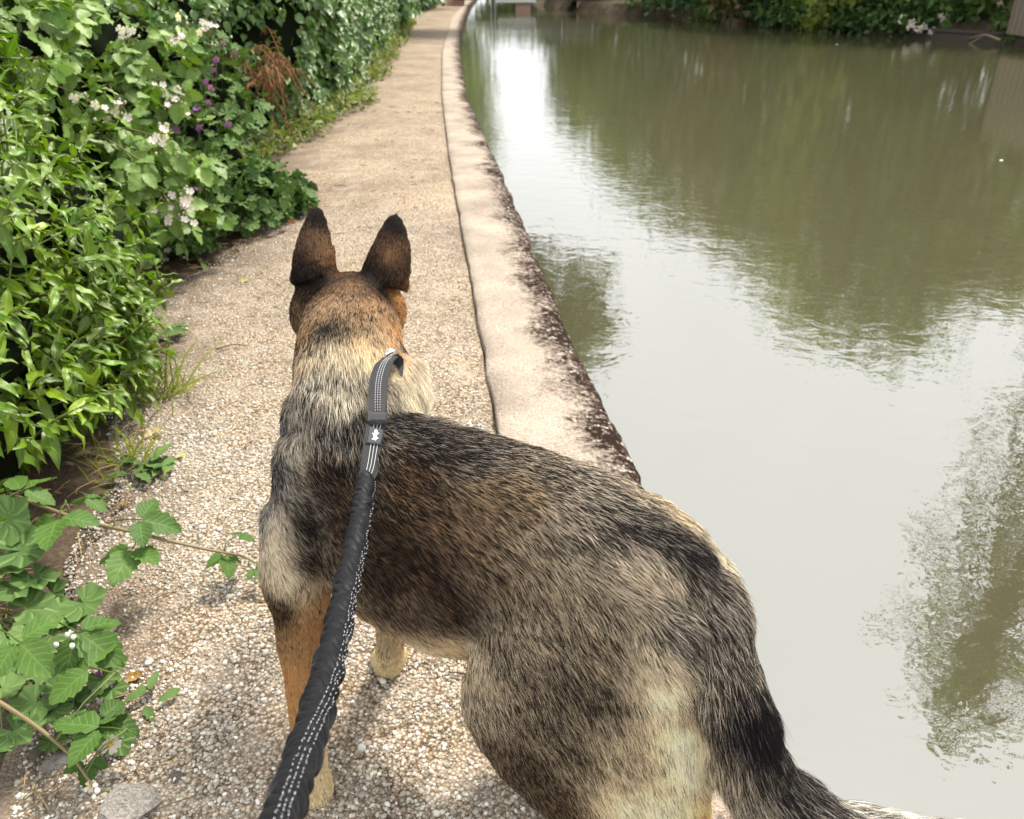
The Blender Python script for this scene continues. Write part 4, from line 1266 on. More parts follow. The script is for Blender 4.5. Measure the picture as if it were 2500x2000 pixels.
# ---------------------------------------------------------------- glossy evergreen shrub beside the path
def glossy_shrub():
    m = m_leaf('glossy_leaf', (0.040, 0.095, 0.007), (0.250, 0.365, 0.022), 0.36, 0.42, 0.22, 0.30, 'mid')
    root = empty('evergreen_shrub', (-1.62, 2.05, 0), 'glossy evergreen shrub with long wavy bright leaves beside the path', 'shrub')
    var = [mesh_leafV(leaf_lance, rs, 'shrub_leaf', wid=0.26 + 0.10 * rs.random(), droop=0.35 + 0.9 * rs.random(), wave=0.05 + 0.06 * rs.random()) for _ in range(7)]
    items = []; stems = Geo()
    lobes = [((-1.60, 2.05, 0.50), (0.44, 0.62, 0.60)), ((-1.88, 2.45, 0.78), (0.46, 0.62, 0.50)), ((-1.44, 1.78, 0.32), (0.36, 0.42, 0.36)), ((-1.56, 2.55, 0.42), (0.36, 0.42, 0.42)), ((-2.10, 2.0, 0.85), (0.5, 0.8, 0.5)), ((-1.42, 2.30, 0.25), (0.26, 0.40, 0.28))]
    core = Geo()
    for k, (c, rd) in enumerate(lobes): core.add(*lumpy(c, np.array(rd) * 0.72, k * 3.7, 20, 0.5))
    link('shade_core', core.mesh('shade_core'), MAT_CORE, root)  # solid dark lumps standing in for shade among the leaves
    tot = 0
    while tot < 1400:
        k = rs.choice(len(lobes), p=[0.26, 0.22, 0.16, 0.12, 0.12, 0.12]); c, rd = lobes[k]
        d = unit(rs.normal(size=3)); 
        if d[2] < -0.5: continue
        if d[0] * 0.5 - d[1] * 0.6 + 0.3 * d[2] < -0.55: continue
        p = np.array(c) + d * np.array(rd) * (0.74 + 0.34 * rs.random())
        if p[2] < 0.06: continue
        ax = unit(d * 0.8 + UP * 0.25 + rs.normal(size=3) * 0.35)
        L_ = 0.10 + 0.08 * rs.random(); p0 = p - ax * L_ * 0.6; p1 = p + ax * L_ * 0.4
        stems.add(*tube([p0, (p0 + p1) / 2 + rs.normal(size=3) * 0.006, p1], [0.0035, 0.003, 0.002], 5))
        nl = rs.integers(5, 9); a0 = rs.random() * 6.28
        sd_ = unit(np.cross(ax, UP + rs.normal(size=3) * 0.05)); sd2 = np.cross(ax, sd_)
        for j in range(nl):
            f = j / nl; a = a0 + j * 2.4
            out = sd_ * math.cos(a) + sd2 * math.sin(a)
            la = unit(out * (1.0 - 0.55 * f) + ax * (0.45 + 0.6 * f) - UP * (0.25 + 0.35 * rs.random()))
            M = orient(la, ax * 0.6 + UP * 0.7 + rs.normal(size=3) * 0.2, rs.normal() * 0.3)
            items.append((var[rs.integers(7)], M, 0.080 * (0.65 + 0.6 * rs.random()) * (1.1 - 0.4 * f), p0 + (p1 - p0) * (0.25 + 0.75 * f)))
        tot += 1
    link('stem', stems.mesh('stem'), MAT_STEM, root)
    place_leaves(root, items, m)
    # a tall grass stalk in front of it
glossy_parts = None

# ---------------------------------------------------------------- bramble bush with blossom
def flower_mesh(nm, r, petals=5, size=0.5, cup=0.25, notch=False):
    g = Geo()
    for k in range(petals):
        a = 2 * math.pi * k / petals + 0.1 * r.normal()
        V, uv = [], []
        for i, w_ in enumerate((0.06, 0.24, 0.36, 0.36, 0.20)):
            f = (0.02, 0.35, 0.65, 0.9, 1.0)[i]
            for s_ in (-1, -0.5, 0, 0.5, 1):
                nt_ = 0.10 * (1 - abs(s_)) if i == 4 else 0
                V.append((w_ * s_, f - nt_, cup * f * f * 0.5 + 0.06 * abs(s_) + 0.02 * r.normal())); uv.append((0.5 + s_ / 2, f))
        Fc = [[i * 5 + k2, i * 5 + k2 + 1, i * 5 + k2 + 6, i * 5 + k2 + 5] for i in range(4) for k2 in range(4)]
        g.add(rotz(np.array(V) * size, a), Fc, uv, (1, 1, 1))
    return g.mesh(nm)

MAT_PINKW = m_leaf('bramble_petal', (0.62, 0.50, 0.52), (0.80, 0.74, 0.72), 0.6, 0.2, 0.3, 0.0, 'mid', bumpd=0)
MAT_PURPLE = m_leaf('mallow_petal', (0.20, 0.06, 0.28), (0.33, 0.13, 0.42), 0.6, 0.2, 0.3, 0.25, 'mid', (0.10, 0.01, 0.16), 0)
MAT_WHITE = m_leaf('white_petal', (0.78, 0.78, 0.74), (0.85, 0.85, 0.80), 0.6, 0.2, 0.3, 0.0, 'mid', bumpd=0)
MAT_YEL = plain('stamens', (0.62, 0.50, 0.08), 0.8)
MAT_BUD = plain('pale_buds', (0.42, 0.42, 0.28), 0.8)
FL5 = [flower_mesh('petals', rs) for _ in range(3)]
FLM = [flower_mesh('mallow_flower', rs, 5, 0.5, 0.5) for _ in range(2)]

def add_flower(root, p, nrm, size, me, m, name='flower', eye=True):
    if len(me.materials) == 0: me.materials.append(m)
    M = orient(np.cross(nrm, [0.3, 0.8, 0.1]), nrm)
    o = bpy.data.objects.new(name, me); COL.objects.link(o); o.parent = root
    rl = np.array(root.location)
    o.matrix_basis = Matrix(np.block([[M * size, (np.asarray(p) - rl).reshape(3, 1)], [np.zeros((1, 3)), np.ones((1, 1))]]).tolist())
    if eye:
        k = bpy.data.objects.new('flower_centre', EYE); COL.objects.link(k); k.parent = o
    return o
_g = Geo()
for _k in range(14):
    _a = _k * 2.4; _q = np.array([math.cos(_a), math.sin(_a), 0]) * (0.05 + 0.012 * _k)
    _g.add(*tube([_q * 0.3, _q + np.array([0, 0, 0.14 + 0.02 * rs.random()])], [0.012, 0.022], 4))
_g.add(*ellipsoid((0, 0, 0.03), (0.09, 0.09, 0.07), None, 6))
EYE = _g.mesh('flower_centre'); EYE.materials.append(MAT_YEL)

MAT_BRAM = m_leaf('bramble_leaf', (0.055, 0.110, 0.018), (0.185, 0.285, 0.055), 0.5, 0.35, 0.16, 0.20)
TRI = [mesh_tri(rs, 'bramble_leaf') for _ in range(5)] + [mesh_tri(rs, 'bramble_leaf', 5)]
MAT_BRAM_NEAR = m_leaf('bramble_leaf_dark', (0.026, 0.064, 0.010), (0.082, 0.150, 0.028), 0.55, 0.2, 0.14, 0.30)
TRI_NEAR = [mesh_tri(rs, 'bramble_runner_leaf') for _ in range(5)]
def toward_cam(p): return unit(np.array([0, 0, CAM_H]) - np.asarray(p))

def bramble_bush():
    root = empty('bramble_bush', (-1.95, 3.45, 0), 'tall bramble bush with pinkish white blossom clusters and pale toothed leaves', 'bramble')
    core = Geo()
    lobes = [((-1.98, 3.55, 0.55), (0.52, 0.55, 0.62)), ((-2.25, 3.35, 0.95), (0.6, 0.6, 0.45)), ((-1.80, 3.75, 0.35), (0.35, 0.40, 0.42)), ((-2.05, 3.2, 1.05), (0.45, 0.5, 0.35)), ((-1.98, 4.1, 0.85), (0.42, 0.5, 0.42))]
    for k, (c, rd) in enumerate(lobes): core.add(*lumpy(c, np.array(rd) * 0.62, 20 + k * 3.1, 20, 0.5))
    link('shade_core', core.mesh('shade_core'), MAT_CORE, root)  # dark filler coloured as the bush's shaded inside
    items = []; st = Geo()
    for n in range(64):
        c, rd = lobes[rs.integers(len(lobes))]
        d = unit(rs.normal(size=3) + np.array([0.5, -0.5, 0.35])); 
        if d[2] < -0.35: continue
        p1 = np.array(c) + d * np.array(rd) * (1.0 + 0.22 * rs.random()); p0 = np.array(c) + np.array([0, 0, -0.3]) * rd[2]
        mid = (p0 + p1) / 2 + UP * (0.12 + 0.1 * rs.random()); p1 = p1 - UP * 0.06 * rs.random()
        cv = catmull([p0, mid, p1], 14); st.add(*tube(cv, np.linspace(0.0055, 0.0025, 14), 5))
        T = np.gradient(cv, axis=0)
        for j in range(6, 14):
            if rs.random() < 0.15: continue
            tdir = unit(T[j]); s1 = unit(np.cross(tdir, UP)) * (1 if j % 2 else -1)
            la = unit(s1 * 0.8 + tdir * 0.5 + rs.normal(size=3) * 0.25 - UP * 0.15)
            nm = unit(UP * 0.8 + toward_cam(cv[j]) * 0.7 + rs.normal(size=3) * 0.3)
            items.append((TRI[rs.integers(6)], orient(la, nm), 0.135 * (0.65 + 0.6 * rs.random()), cv[j]))
    for n in range(760):
        c, rd = lobes[rs.integers(len(lobes))]; d = unit(rs.normal(size=3) + np.array([0.5, -0.6, 0.3]))
        p = np.array(c) + d * np.array(rd) * (0.62 + 0.43 * rs.random())
        if p[2] < 0.08: continue
        items.append((TRI[rs.integers(6)], orient(unit(rs.normal(size=3) + d * 0.5 - UP * 0.5), unit(UP * 0.7 + d + rs.normal(size=3) * 0.3)), 0.125 * (0.6 + 0.6 * rs.random()), p))
    link('cane', st.mesh('cane'), MAT_CANE, root)
    place_leaves(root, items, MAT_BRAM)
    for (px, py, dep, n) in ((262, 66, 3.05, 5), (380, 58, 3.5, 4), (440, 62, 3.9, 6), (185, 228, 3.0, 4), (232, 232, 2.9, 4), (345, 190, 3.6, 5), (382, 215, 3.65, 3), (338, 288, 3.5, 6), (380, 425, 3.55, 9), (372, 455, 3.55, 7), (345, 535, 3.55, 5), (205, 250, 2.95, 3)):
        dep = front_depth(items, px, py, dep); c = at_depth(px, py, dep); hub = c - toward_cam(c) * 0.05 - UP * 0.05
        g = Geo(); gb = Geo()
        for k in range(n):
            q = c + rs.normal(size=3) * np.array([0.030, 0.025, 0.030])
            add_flower(root, q, unit(toward_cam(q) + UP * 0.5 + rs.normal(size=3) * 0.4), 0.034 * (0.8 + 0.4 * rs.random()), FL5[k % 3], MAT_PINKW, eye=False)
            g.add(*tube([hub, (hub + q) / 2 + UP * 0.005, q], 0.0016, 4))
        for k in range(5):
            q = c + rs.normal(size=3) * 0.04; g.add(*tube([hub, q], 0.0013, 4)); link('flower_bud', Geo_one(ellipsoid(q, (0.006, 0.006, 0.007), None, 6), 'flower_bud'), MAT_BUD, root)
        link('flower_stalk', g.mesh('flower_stalk'), MAT_STEM, root)

# ---------------------------------------------------------------- mallow clump with purple flowers
MAT_MALLOW = m_leaf('mallow_leaf', (0.034, 0.075, 0.017), (0.105, 0.170, 0.046), 0.65, 0.18, 0.12, 0.40, 'palm')
MAL = [mesh_mallow(rs, 'mallow_leaf', crinkle=0.06 + 0.06 * rs.random(), lobes=5 if k % 2 else 6) for k in range(5)]
def mallow_items(lobes, n, size, r, down=-0.4, front=0.6):
    it = []
    while len(it) < n:
        c, rd = lobes[r.integers(len(lobes))]; d = unit(r.normal(size=3) + np.array([0.3, -front, 0.25]))
        if d[2] < down: continue
        p = np.array(c) + d * np.array(rd) * (0.66 + 0.44 * r.random())
        if p[2] < 0.03: continue
        it.append((MAL[r.integers(5)], orient(unit(d * 0.6 + r.normal(size=3) * 0.5 - UP * 0.3), unit(UP * 0.8 + d * 0.7 + r.normal(size=3) * 0.35)), size * (0.6 + 0.7 * r.random()), p))
    return it

def mallow_clump():
    root = empty('mallow_clump', (-1.70, 4.6, 0), 'mallow clump with small purple flowers where the path narrows', 'mallow')
    lobes = [((-1.74, 4.55, 0.34), (0.36, 0.5, 0.42)), ((-1.86, 5.0, 0.62), (0.40, 0.55, 0.45)), ((-1.50, 4.72, 0.14), (0.26, 0.40, 0.20)), ((-1.70, 4.1, 0.18), (0.26, 0.3, 0.26)), ((-1.95, 4.7, 0.80), (0.3, 0.4, 0.35)), ((-1.36, 4.95, 0.08), (0.16, 0.28, 0.14))]
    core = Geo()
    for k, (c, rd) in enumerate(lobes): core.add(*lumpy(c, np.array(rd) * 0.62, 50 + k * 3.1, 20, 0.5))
    link('shade_core', core.mesh('shade_core'), MAT_CORE, root)  # black lumps in place of the clump's inner shade
    items = mallow_items(lobes, 1500, 0.085, rs)
    place_leaves(root, items, MAT_MALLOW)
    g = Geo()
    for (px, py, dep) in ((447, 147, 4.9), (470, 90, 5.1), (432, 172, 4.9), (445, 185, 4.85), (372, 245, 4.3), (370, 272, 4.3), (420, 270, 4.7), (480, 262, 4.9), (416, 394, 4.4), (433, 388, 4.4), (402, 205, 4.8), (415, 230, 4.8), (496, 110, 5.2), (455, 125, 5.0), (440, 215, 4.9)):
        q = at_depth(px, py, front_depth(items, px, py, dep - 0.25))
        add_flower(root, q, unit(toward_cam(q) + rs.normal(size=3) * 0.4), 0.036 * (0.8 + 0.4 * rs.random()), FLM[rs.integers(2)], MAT_PURPLE, eye=False)
        g.add(*tube([q + np.array([-0.08, 0.12, -0.22]), q + np.array([-0.03, 0.05, -0.08]), q], 0.0025, 4))
    link('flower_stalk', g.mesh('flower_stalk'), MAT_STEM, root)
    dead = [mesh_leafV(leaf_lance, rs, 'dead_leaf', wid=0.5, droop=0.9) for _ in range(2)]
    md = plain('dead_leaf', (0.30, 0.15, 0.06), 0.8)
    for (px, py, dep) in ((500, 350, 4.75), (520, 355, 4.7), (605, 470, 4.9), (455, 150, 5.0)):
        q = at_depth(px, py, dep - 0.2); M = orient(rs.normal(size=3), toward_cam(q)) * 0.06
        if not dead[0].materials: dead[0].materials.append(md)
        o = bpy.data.objects.new('dead_leaf', dead[0]); COL.objects.link(o); o.parent = root
        o.matrix_basis = Matrix(np.block([[M, (q - np.array(root.location)).reshape(3, 1)], [np.zeros((1, 3)), np.ones((1, 1))]]).tolist())

# ---------------------------------------------------------------- dead bracken
def dead_bracken():
    root = empty('dead_bracken', (-1.98, 6.9, 0), 'rusty brown dead bracken in the shade of the hedge', 'bracken')
    m = m_leaf('dead_frond', (0.11, 0.055, 0.024), (0.23, 0.12, 0.055), 0.8, 0.1, 0.2, 0, 'mid', bumpd=0)
    v = [mesh_leafV(leaf_lance, rs, 'frond_leaflet', wid=0.28, droop=1.2, rows=4) for _ in range(3)]; items = []; st = Geo()
    for k in range(26):
        b = np.array([-2.06 + 0.13 * rs.normal(), 7.05 + 0.16 * rs.normal(), 0.36 + 0.42 * rs.random()]); d = unit(np.array([0.35, -0.6, -0.15]) + rs.normal(size=3) * 0.5)
        cv = catmull([b, b + d * 0.22 + UP * 0.05, b + d * 0.40 - UP * 0.14], 14); st.add(*tube(cv, np.linspace(0.004, 0.0015, 14), 4))
        for j in range(2, 14):
            T = unit(cv[min(j + 1, 13)] - cv[j - 1])
            for sg in (-1, 1): items.append((v[rs.integers(3)], orient(unit(np.cross(T, UP) * sg + T * 0.5 - UP * 0.3), UP + rs.normal(size=3) * 0.4), 0.075 * (1.25 - j / 15), cv[j]))
    link('frond_stalk', st.mesh('frond_stalk'), plain('frond_stalk', (0.25, 0.13, 0.06), 0.8), root)
    place_leaves(root, items, m, 'leaflet', 120)

# ---------------------------------------------------------------- ivy-clad hedge along the towpath
IVY = None
def hedge():
    root = empty('ivy_hedge', (-2.6, 12, 0), 'long dark green ivy hedge lining the towpath into the distance', 'hedge')
    m = m_leaf('hedge_leaf', (0.040, 0.092, 0.018), (0.165, 0.275, 0.055), 0.42, 0.5, 0.18, 0.2, 'mid', bumpd=0)
    v = [mesh_leafV(leaf_lance, rs, 'hedge_leaf', rows=4, wid=0.55 + 0.2 * rs.random(), droop=0.5 + 0.5 * rs.random()) for _ in range(5)]
    HX = itp([(3.4, -2.75), (4.8, -2.62), (5.8, -2.52), (7.1, -2.38), (7.6, -2.12), (8.3, -2.0), (10.65, -2.08), (18.6, -2.72), (32.4, -3.85), (60, -4.6), (110, -6.0)])
    ys = np.concatenate([np.arange(3.4, 14, 0.12), np.arange(14, 30, 0.4), np.arange(30, 95, 1.5)])
    hz = np.linspace(0, 1, 22)
    def face(y, f):
        top = 2.3 + 0.5 * noise.noise(Vector((0, y * 0.5, 9))) + 0.02 * y
        z = f * top
        bul = 0.22 * math.sin(math.pi * min(1, f * 1.05)) - 0.5 * max(0, f - 0.85) / 0.15
        x = HX(y) + bul + 0.22 * noise.fractal(Vector((z * 1.4, y * 1.1, 4)), 1.0, 2.0, 4)
        if f < 0.12: x += 0.10 * (0.12 - f) / 0.12
        return np.array([x, y, z])
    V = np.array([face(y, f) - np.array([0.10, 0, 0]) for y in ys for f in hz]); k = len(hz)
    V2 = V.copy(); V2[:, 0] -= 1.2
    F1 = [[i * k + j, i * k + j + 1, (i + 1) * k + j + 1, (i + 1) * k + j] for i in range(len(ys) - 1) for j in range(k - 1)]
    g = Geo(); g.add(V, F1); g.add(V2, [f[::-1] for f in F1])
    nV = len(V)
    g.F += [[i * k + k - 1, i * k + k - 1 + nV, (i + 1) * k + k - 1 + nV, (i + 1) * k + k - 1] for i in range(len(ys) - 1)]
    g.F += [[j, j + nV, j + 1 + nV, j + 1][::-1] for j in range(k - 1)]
    link('shade_core', g.mesh('shade_core'), MAT_CORE, root)  # dark backing, coloured as the hedge's shaded depth
    items = []
    def sample(n, y0, y1, size, fmax, seed_pow=1.0):
        for _ in range(n):
            y = y0 + (y1 - y0) * rs.random() ** seed_pow; f = rs.random() * fmax
            # leaf cover is patchy: bare dark hollows between sprays
            pt = noise.noise(Vector((f * 5, y * 2.3, 1.7)))
            if pt < -0.28 and rs.random() < 0.75: continue
            p = face(y, f); out = np.array([0.8, -0.5, 0.15])
            p = p + out * (0.10 * rs.random() + 0.09 * max(0, pt)) - np.array([0.05, 0, 0])
            d = unit(rs.normal(size=3) * 0.7 + np.array([0.5, -0.35, -0.75]))
            items.append((v[rs.integers(5)], orient(d, unit(out + UP * 0.6 + rs.normal(size=3) * 0.45)), size * (0.6 + 0.8 * rs.random()), p))
    sample(5200, 3.5, 9, 0.075, 0.55); sample(2500, 3.5, 9, 0.085, 1.0); sample(8000, 9, 22, 0.11, 0.8, 1.2); sample(5200, 22, 92, 0.30, 1.0, 1.5)
    place_leaves(root, items, m)
    # yellowing weeds along the hedge foot
    rw = empty('verge_weeds', (-1.9, 7.5, 0), 'strip of yellow green weeds and grass along the hedge foot', 'weeds')
    vw = [mesh_leafV(leaf_lance, rs, 'weed_blade', rows=4, wid=0.14 + 0.2 * q, droop=0.6) for q in range(3)]
    mw = m_leaf('weed_leaf', (0.060, 0.105, 0.026), (0.20, 0.22, 0.075), 0.55, 0.3, 0.25, 0.1, 'mid', bumpd=0); it = []
    for _ in range(5200):
        y = 5.3 + 24 * rs.random() ** 1.8; x = HX(y) + 0.14 + 0.26 * rs.random() ** 1.7 + 0.12 * math.sin(y * 2.1) + (0.0 if y > 8 else 0.12)
        h = 0.20 * rs.random() * (1.25 - (x - HX(y)) / 0.7); p = np.array([x, y, 0.02 + max(0, h)])
        it.append((vw[rs.integers(3)], orient(unit(rs.normal(size=3) + UP * 0.7), unit(UP + rs.normal(size=3) * 0.5)), 0.060 * (0.4 + rs.random()) * (1 + y / 25), p))
    o = link('foliage', merge_instances('foliage', it), mw, rw); tag(o, kind='stuff'); rw['kind'] = 'stuff'
    return face
# ---------------------------------------------------------------- plants at the near edge of the path
def put(root, name, me, M, p, m):
    if len(me.materials) == 0: me.materials.append(m)
    o = bpy.data.objects.new(name, me); COL.objects.link(o); o.parent = root
    o.matrix_basis = Matrix(np.block([[np.asarray(M), (np.asarray(p) - np.array(root.location)).reshape(3, 1)], [np.zeros((1, 3)), np.ones((1, 1))]]).tolist())
    return o

def px_axis(p, ang, tilt=0.0):
    """direction lying near horizontal that points at picture angle ang (deg, 0 = right, 90 = up/away)"""
    a = R(ang); return unit(np.array([math.cos(a), math.sin(a), tilt]))

def trailing_bramble():
    root = empty('bramble_runner', G(60, 1060, 0.0), 'bramble runner with toothed leaves reaching across the path towards the dog', 'bramble')
    cane = [G(20, 1040, 0.20), G(160, 1092, 0.20), G(270, 1118, 0.19), G(360, 1140, 0.16), G(440, 1158, 0.13), G(505, 1170, 0.10), G(545, 1188, 0.08)]
    g = Geo(); g.add(*tube(catmull(cane, 40), np.linspace(0.0052, 0.0022, 40), 7))
    c40 = catmull(cane, 40)
    for k in range(4, 38, 2):                                             # prickles
        d = unit(rs.normal(size=3)); g.add(*tube([c40[k], c40[k] + d * 0.008], [0.0014, 0.0002], 4))
    link('cane', g.mesh('cane'), MAT_CANE, root)
    gs = Geo()
    for px, py, z, ang, size, roll, mesh_i in ((330, 1095, 0.20, 10, 0.150, 0.2, 0), (262, 1182, 0.15, -95, 0.165, -0.1, 1), (112, 1118, 0.23, -80, 0.175, 0.1, 2), (480, 1180, 0.10, -60, 0.100, 0.2, 3), (515, 1122, 0.13, 55, 0.085, 0.0, 4), (545, 1205, 0.07, -30, 0.060, 0.2, 0), (200, 1040, 0.22, 60, 0.120, 0.1, 3), (75, 1020, 0.26, 70, 0.150, 0.0, 1)):
        c = G(px, py, z); ax = px_axis(c, ang, -0.15); M = orient(ax, unit(UP + toward_cam(c) * 0.35 + rs.normal(size=3) * 0.1), roll) * size * 0.90
        base = c - ax * size * 0.55
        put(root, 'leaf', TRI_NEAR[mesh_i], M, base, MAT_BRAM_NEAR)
        j = np.argmin(np.linalg.norm(c40 - base, axis=1)); gs.add(*tube([c40[j], (c40[j] + base) / 2 + UP * 0.006, base], [0.0018, 0.0016, 0.0014], 5))
    link('leaf_stalk', gs.mesh('leaf_stalk'), MAT_STEM, root)

def near_bramble():
    root = empty('bramble_sprig', G(10, 1480, 0.0), 'bramble sprig with one white flower over the gravel in the bottom corner', 'bramble')
    cane = [G(-60, 1445, 0.20), G(20, 1492, 0.16), G(90, 1540, 0.12), G(150, 1592, 0.085), G(185, 1640, 0.06), G(205, 1668, 0.045)]
    c40 = catmull(cane, 30); g = Geo(); g.add(*tube(c40, np.linspace(0.0045, 0.002, 30), 7)); link('cane', g.mesh('cane'), MAT_CANE, root)
    gs = Geo()
    for px, py, z, ang, size, roll, i in ((165, 1400, 0.17, 160, 0.17, 0.2, 1), (190, 1345, 0.20, -25, 0.17, -0.2, 3), (185, 1530, 0.13, 170, 0.15, 0.1, 2), (180, 1620, 0.06, -70, 0.075, 0.1, 4), (60, 1365, 0.22, -30, 0.16, 0.0, 0), (235, 1520, 0.12, -10, 0.12, -0.1, 4)):
        c = G(px, py, z); ax = px_axis(c, ang, -0.12); M = orient(ax, unit(UP + toward_cam(c) * 0.35 + rs.normal(size=3) * 0.12), roll) * size * 0.90
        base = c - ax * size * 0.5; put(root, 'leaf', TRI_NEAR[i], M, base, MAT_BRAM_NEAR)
        j = np.argmin(np.linalg.norm(c40 - base, axis=1)); gs.add(*tube([c40[j], (c40[j] + base) / 2 + UP * 0.01, base], 0.0015, 5))
    q = G(232, 1568, 0.075); add_flower(root, q, unit(toward_cam(q) + UP * 0.3), 0.036, FL5[0], MAT_WHITE)
    gs.add(*tube([c40[22], (c40[22] + q) / 2 + UP * 0.01, q], 0.0012, 5))
    for px, py, z in ((268, 1668, 0.03), (275, 1672, 0.03), (190, 1655, 0.05)):
        q = G(px, py, z); add_flower(root, q, unit(toward_cam(q) + rs.normal(size=3) * 0.3), 0.022, FL5[1], MAT_WHITE)
    gs.add(*tube([c40[28], G(235, 1665, 0.035), G(270, 1670, 0.028)], 0.0014, 5))
    wb = plain('white_bud', (0.7, 0.7, 0.62), 0.6)
    for px, py, z in ((150, 1330, 0.2), (155, 1342, 0.2), (118, 1358, 0.2), (152, 1360, 0.2), (200, 1655, 0.05), (205, 1665, 0.05), (142, 1337, 0.2)):
        link('flower_bud', Geo_one(ellipsoid(G(px, py, z), (0.005, 0.005, 0.0055), None, 7), 'flower_bud'), wb, root)
    link('leaf_stalk', gs.mesh('leaf_stalk'), MAT_STEM, root)

def near_mallow():
    root = empty('mallow_plant', G(40, 1250, 0), 'low mallow plant with crinkled round leaves under the bramble in the corner', 'mallow')
    g = Geo(); hub = G(-20, 1300, 0.02)
    spots = [(20, 1095, .24, .15), (45, 1160, .20, .15), (10, 1190, .18, .15), (70, 1215, .16, .13), (30, 1240, .16, .12), (60, 1330, .14, .10), (15, 1345, .14, .12), (85, 1370, .13, .10), (30, 1400, .12, .11),
             (100, 1410, .11, .10), (75, 1480, .10, .11), (105, 1500, .09, .10), (130, 1450, .1, .09), (30, 1540, .09, .11), (5, 1560, .08, .10), (150, 1470, .08, .09), (215, 1385, .10, .085), (215, 1430, .08, .085), (235, 1450, .07, .08), (190, 1460, .08, .07),
             (175, 1270, .13, .13), (140, 1290, .12, .12), (110, 1250, .13, .1), (120, 1310, .11, .10), (160, 1340, .10, .09), (60, 1280, .13, .12), (240, 1400, .07, .07), (5, 1450, .12, .10), (110, 1560, .05, .07), (250, 1560, .03, .08), (170, 1530, .05, .08)]
    for i, (px, py, z, s) in enumerate(spots):
        c = G(px, py, z); a = rs.random() * 360
        nrm = unit(UP * 0.9 + toward_cam(c) * 0.5 + rs.normal(size=3) * 0.3)
        put(root, 'leaf', MAL[i % 5], orient(px_axis(c, -60 + 50 * rs.normal()), nrm) * s * 0.76, c, MAT_MALLOW)
        g.add(*tube([hub + rs.normal(size=3) * 0.03 * np.array([1, 1, 0]), (hub + c) / 2 - UP * 0.02, c - nrm * 0.003], [0.0025, 0.002, 0.0016], 5))
    link('leaf_stalk', g.mesh('leaf_stalk'), MAT_STEM, root)
    for px, py, z in ((237, 1440, 0.05), (214, 1427, 0.06)):
        q = G(px, py, z); add_flower(root, q, unit(np.array([0.7, -0.3, 0.4])), 0.036, FLM[0], MAT_PURPLE, eye=False)

def grass_tuft(cx, cy, label, n=60, h=0.22, spread=0.06, seed=1, dry=0.3):
    r = np.random.default_rng(seed); root = empty('grass_tuft', G(cx, cy, 0), label, 'grass')
    mg = m_leaf('grass_blade', (0.10, 0.15, 0.035), (0.26, 0.30, 0.10), 0.5, 0.3, 0.3, 0, 'mid', bumpd=0) if 'grass_blade' not in bpy.data.materials else bpy.data.materials['grass_blade']
    g = Geo(); b0 = np.array(root.location)
    for k in range(n):
        b = b0 + np.array([r.normal() * spread, r.normal() * spread, 0]); d = unit(np.array([r.normal(), r.normal(), 1.6])); L_ = h * (0.5 + 0.8 * r.random())
        pts = catmull([b, b + d * L_ * 0.55, b + d * L_ * 0.85 + np.array([d[0], d[1], 0]) * L_ * 0.3], 7); w = 0.0028 * (0.6 + 0.8 * r.random())
        T = np.gradient(pts, axis=0); S = np.cross(T, [0.3, 0.9, 0.2]); S /= np.linalg.norm(S, axis=1)[:, None]
        wv = w * np.array([1, 1, .95, .85, .65, .4, .08])[:, None]
        V = np.concatenate([pts - S * wv, pts + S * wv]); Fc = [[i, i + 1, i + 8, i + 7] for i in range(6)]
        g.add(V, Fc, None, (1.7, 1.35, 1.0) if r.random() < dry else (0.8 + 0.4 * r.random(), 1, 0.9))
    o = link('blades', g.mesh('blades'), mg, root); tag(o, kind='stuff')
    return root

def ground_weed(cx, cy, label, n=14, size=0.05, seed=2):
    r = np.random.default_rng(seed); root = empty('ground_weed', G(cx, cy, 0), label, 'weed')
    v = [mesh_leafV(leaf_serrate, r, 'weed_leaf', wid=0.38, rows=10) for _ in range(3)]
    for k in range(n):
        a = r.random() * 360; c = np.array(root.location) + np.array([r.normal() * 0.035, r.normal() * 0.035, 0.015 + 0.03 * r.random()])
        put(root, 'leaf', v[k % 3], orient(px_axis(c, a, 0.15), UP + r.normal(size=3) * 0.2) * size * (0.7 + 0.7 * r.random()), c, MAT_MALLOW)

def fallen_leaf(px, py, label, col, size, ang, wid=0.55, seed=1, mesh=None):
    r = np.random.default_rng(seed)
    m = bpy.data.materials.get('fallen_%g_%g' % (col[0], col[1])) or m_leaf('fallen_%g_%g' % (col[0], col[1]), tuple(c * 0.7 for c in col), col, 0.7, 0.2, 0.15, 0.3, 'feather')
    me = mesh_leafV(leaf_serrate, r, 'fallen_leaf', wid=wid, droop=-0.5, fold=0.45) if mesh is None else mesh
    M = orient(px_axis(None, ang, 0.15), UP + r.normal(size=3) * 0.25) * size
    p = G(px, py, 0.012); me.materials.append(m) if not me.materials else None
    me.transform(Matrix(np.block([[M, np.zeros((3, 1))], [np.zeros((1, 3)), np.ones((1, 1))]]).tolist()))
    o = link('fallen_leaf', me); o.location = p - np.array(M)[:, 1] * 0.5 + np.array([0, 0, max(0.0, -min(v.co.z for v in me.vertices) - 0.004)])
    return tag(o, label, 'leaf', None)

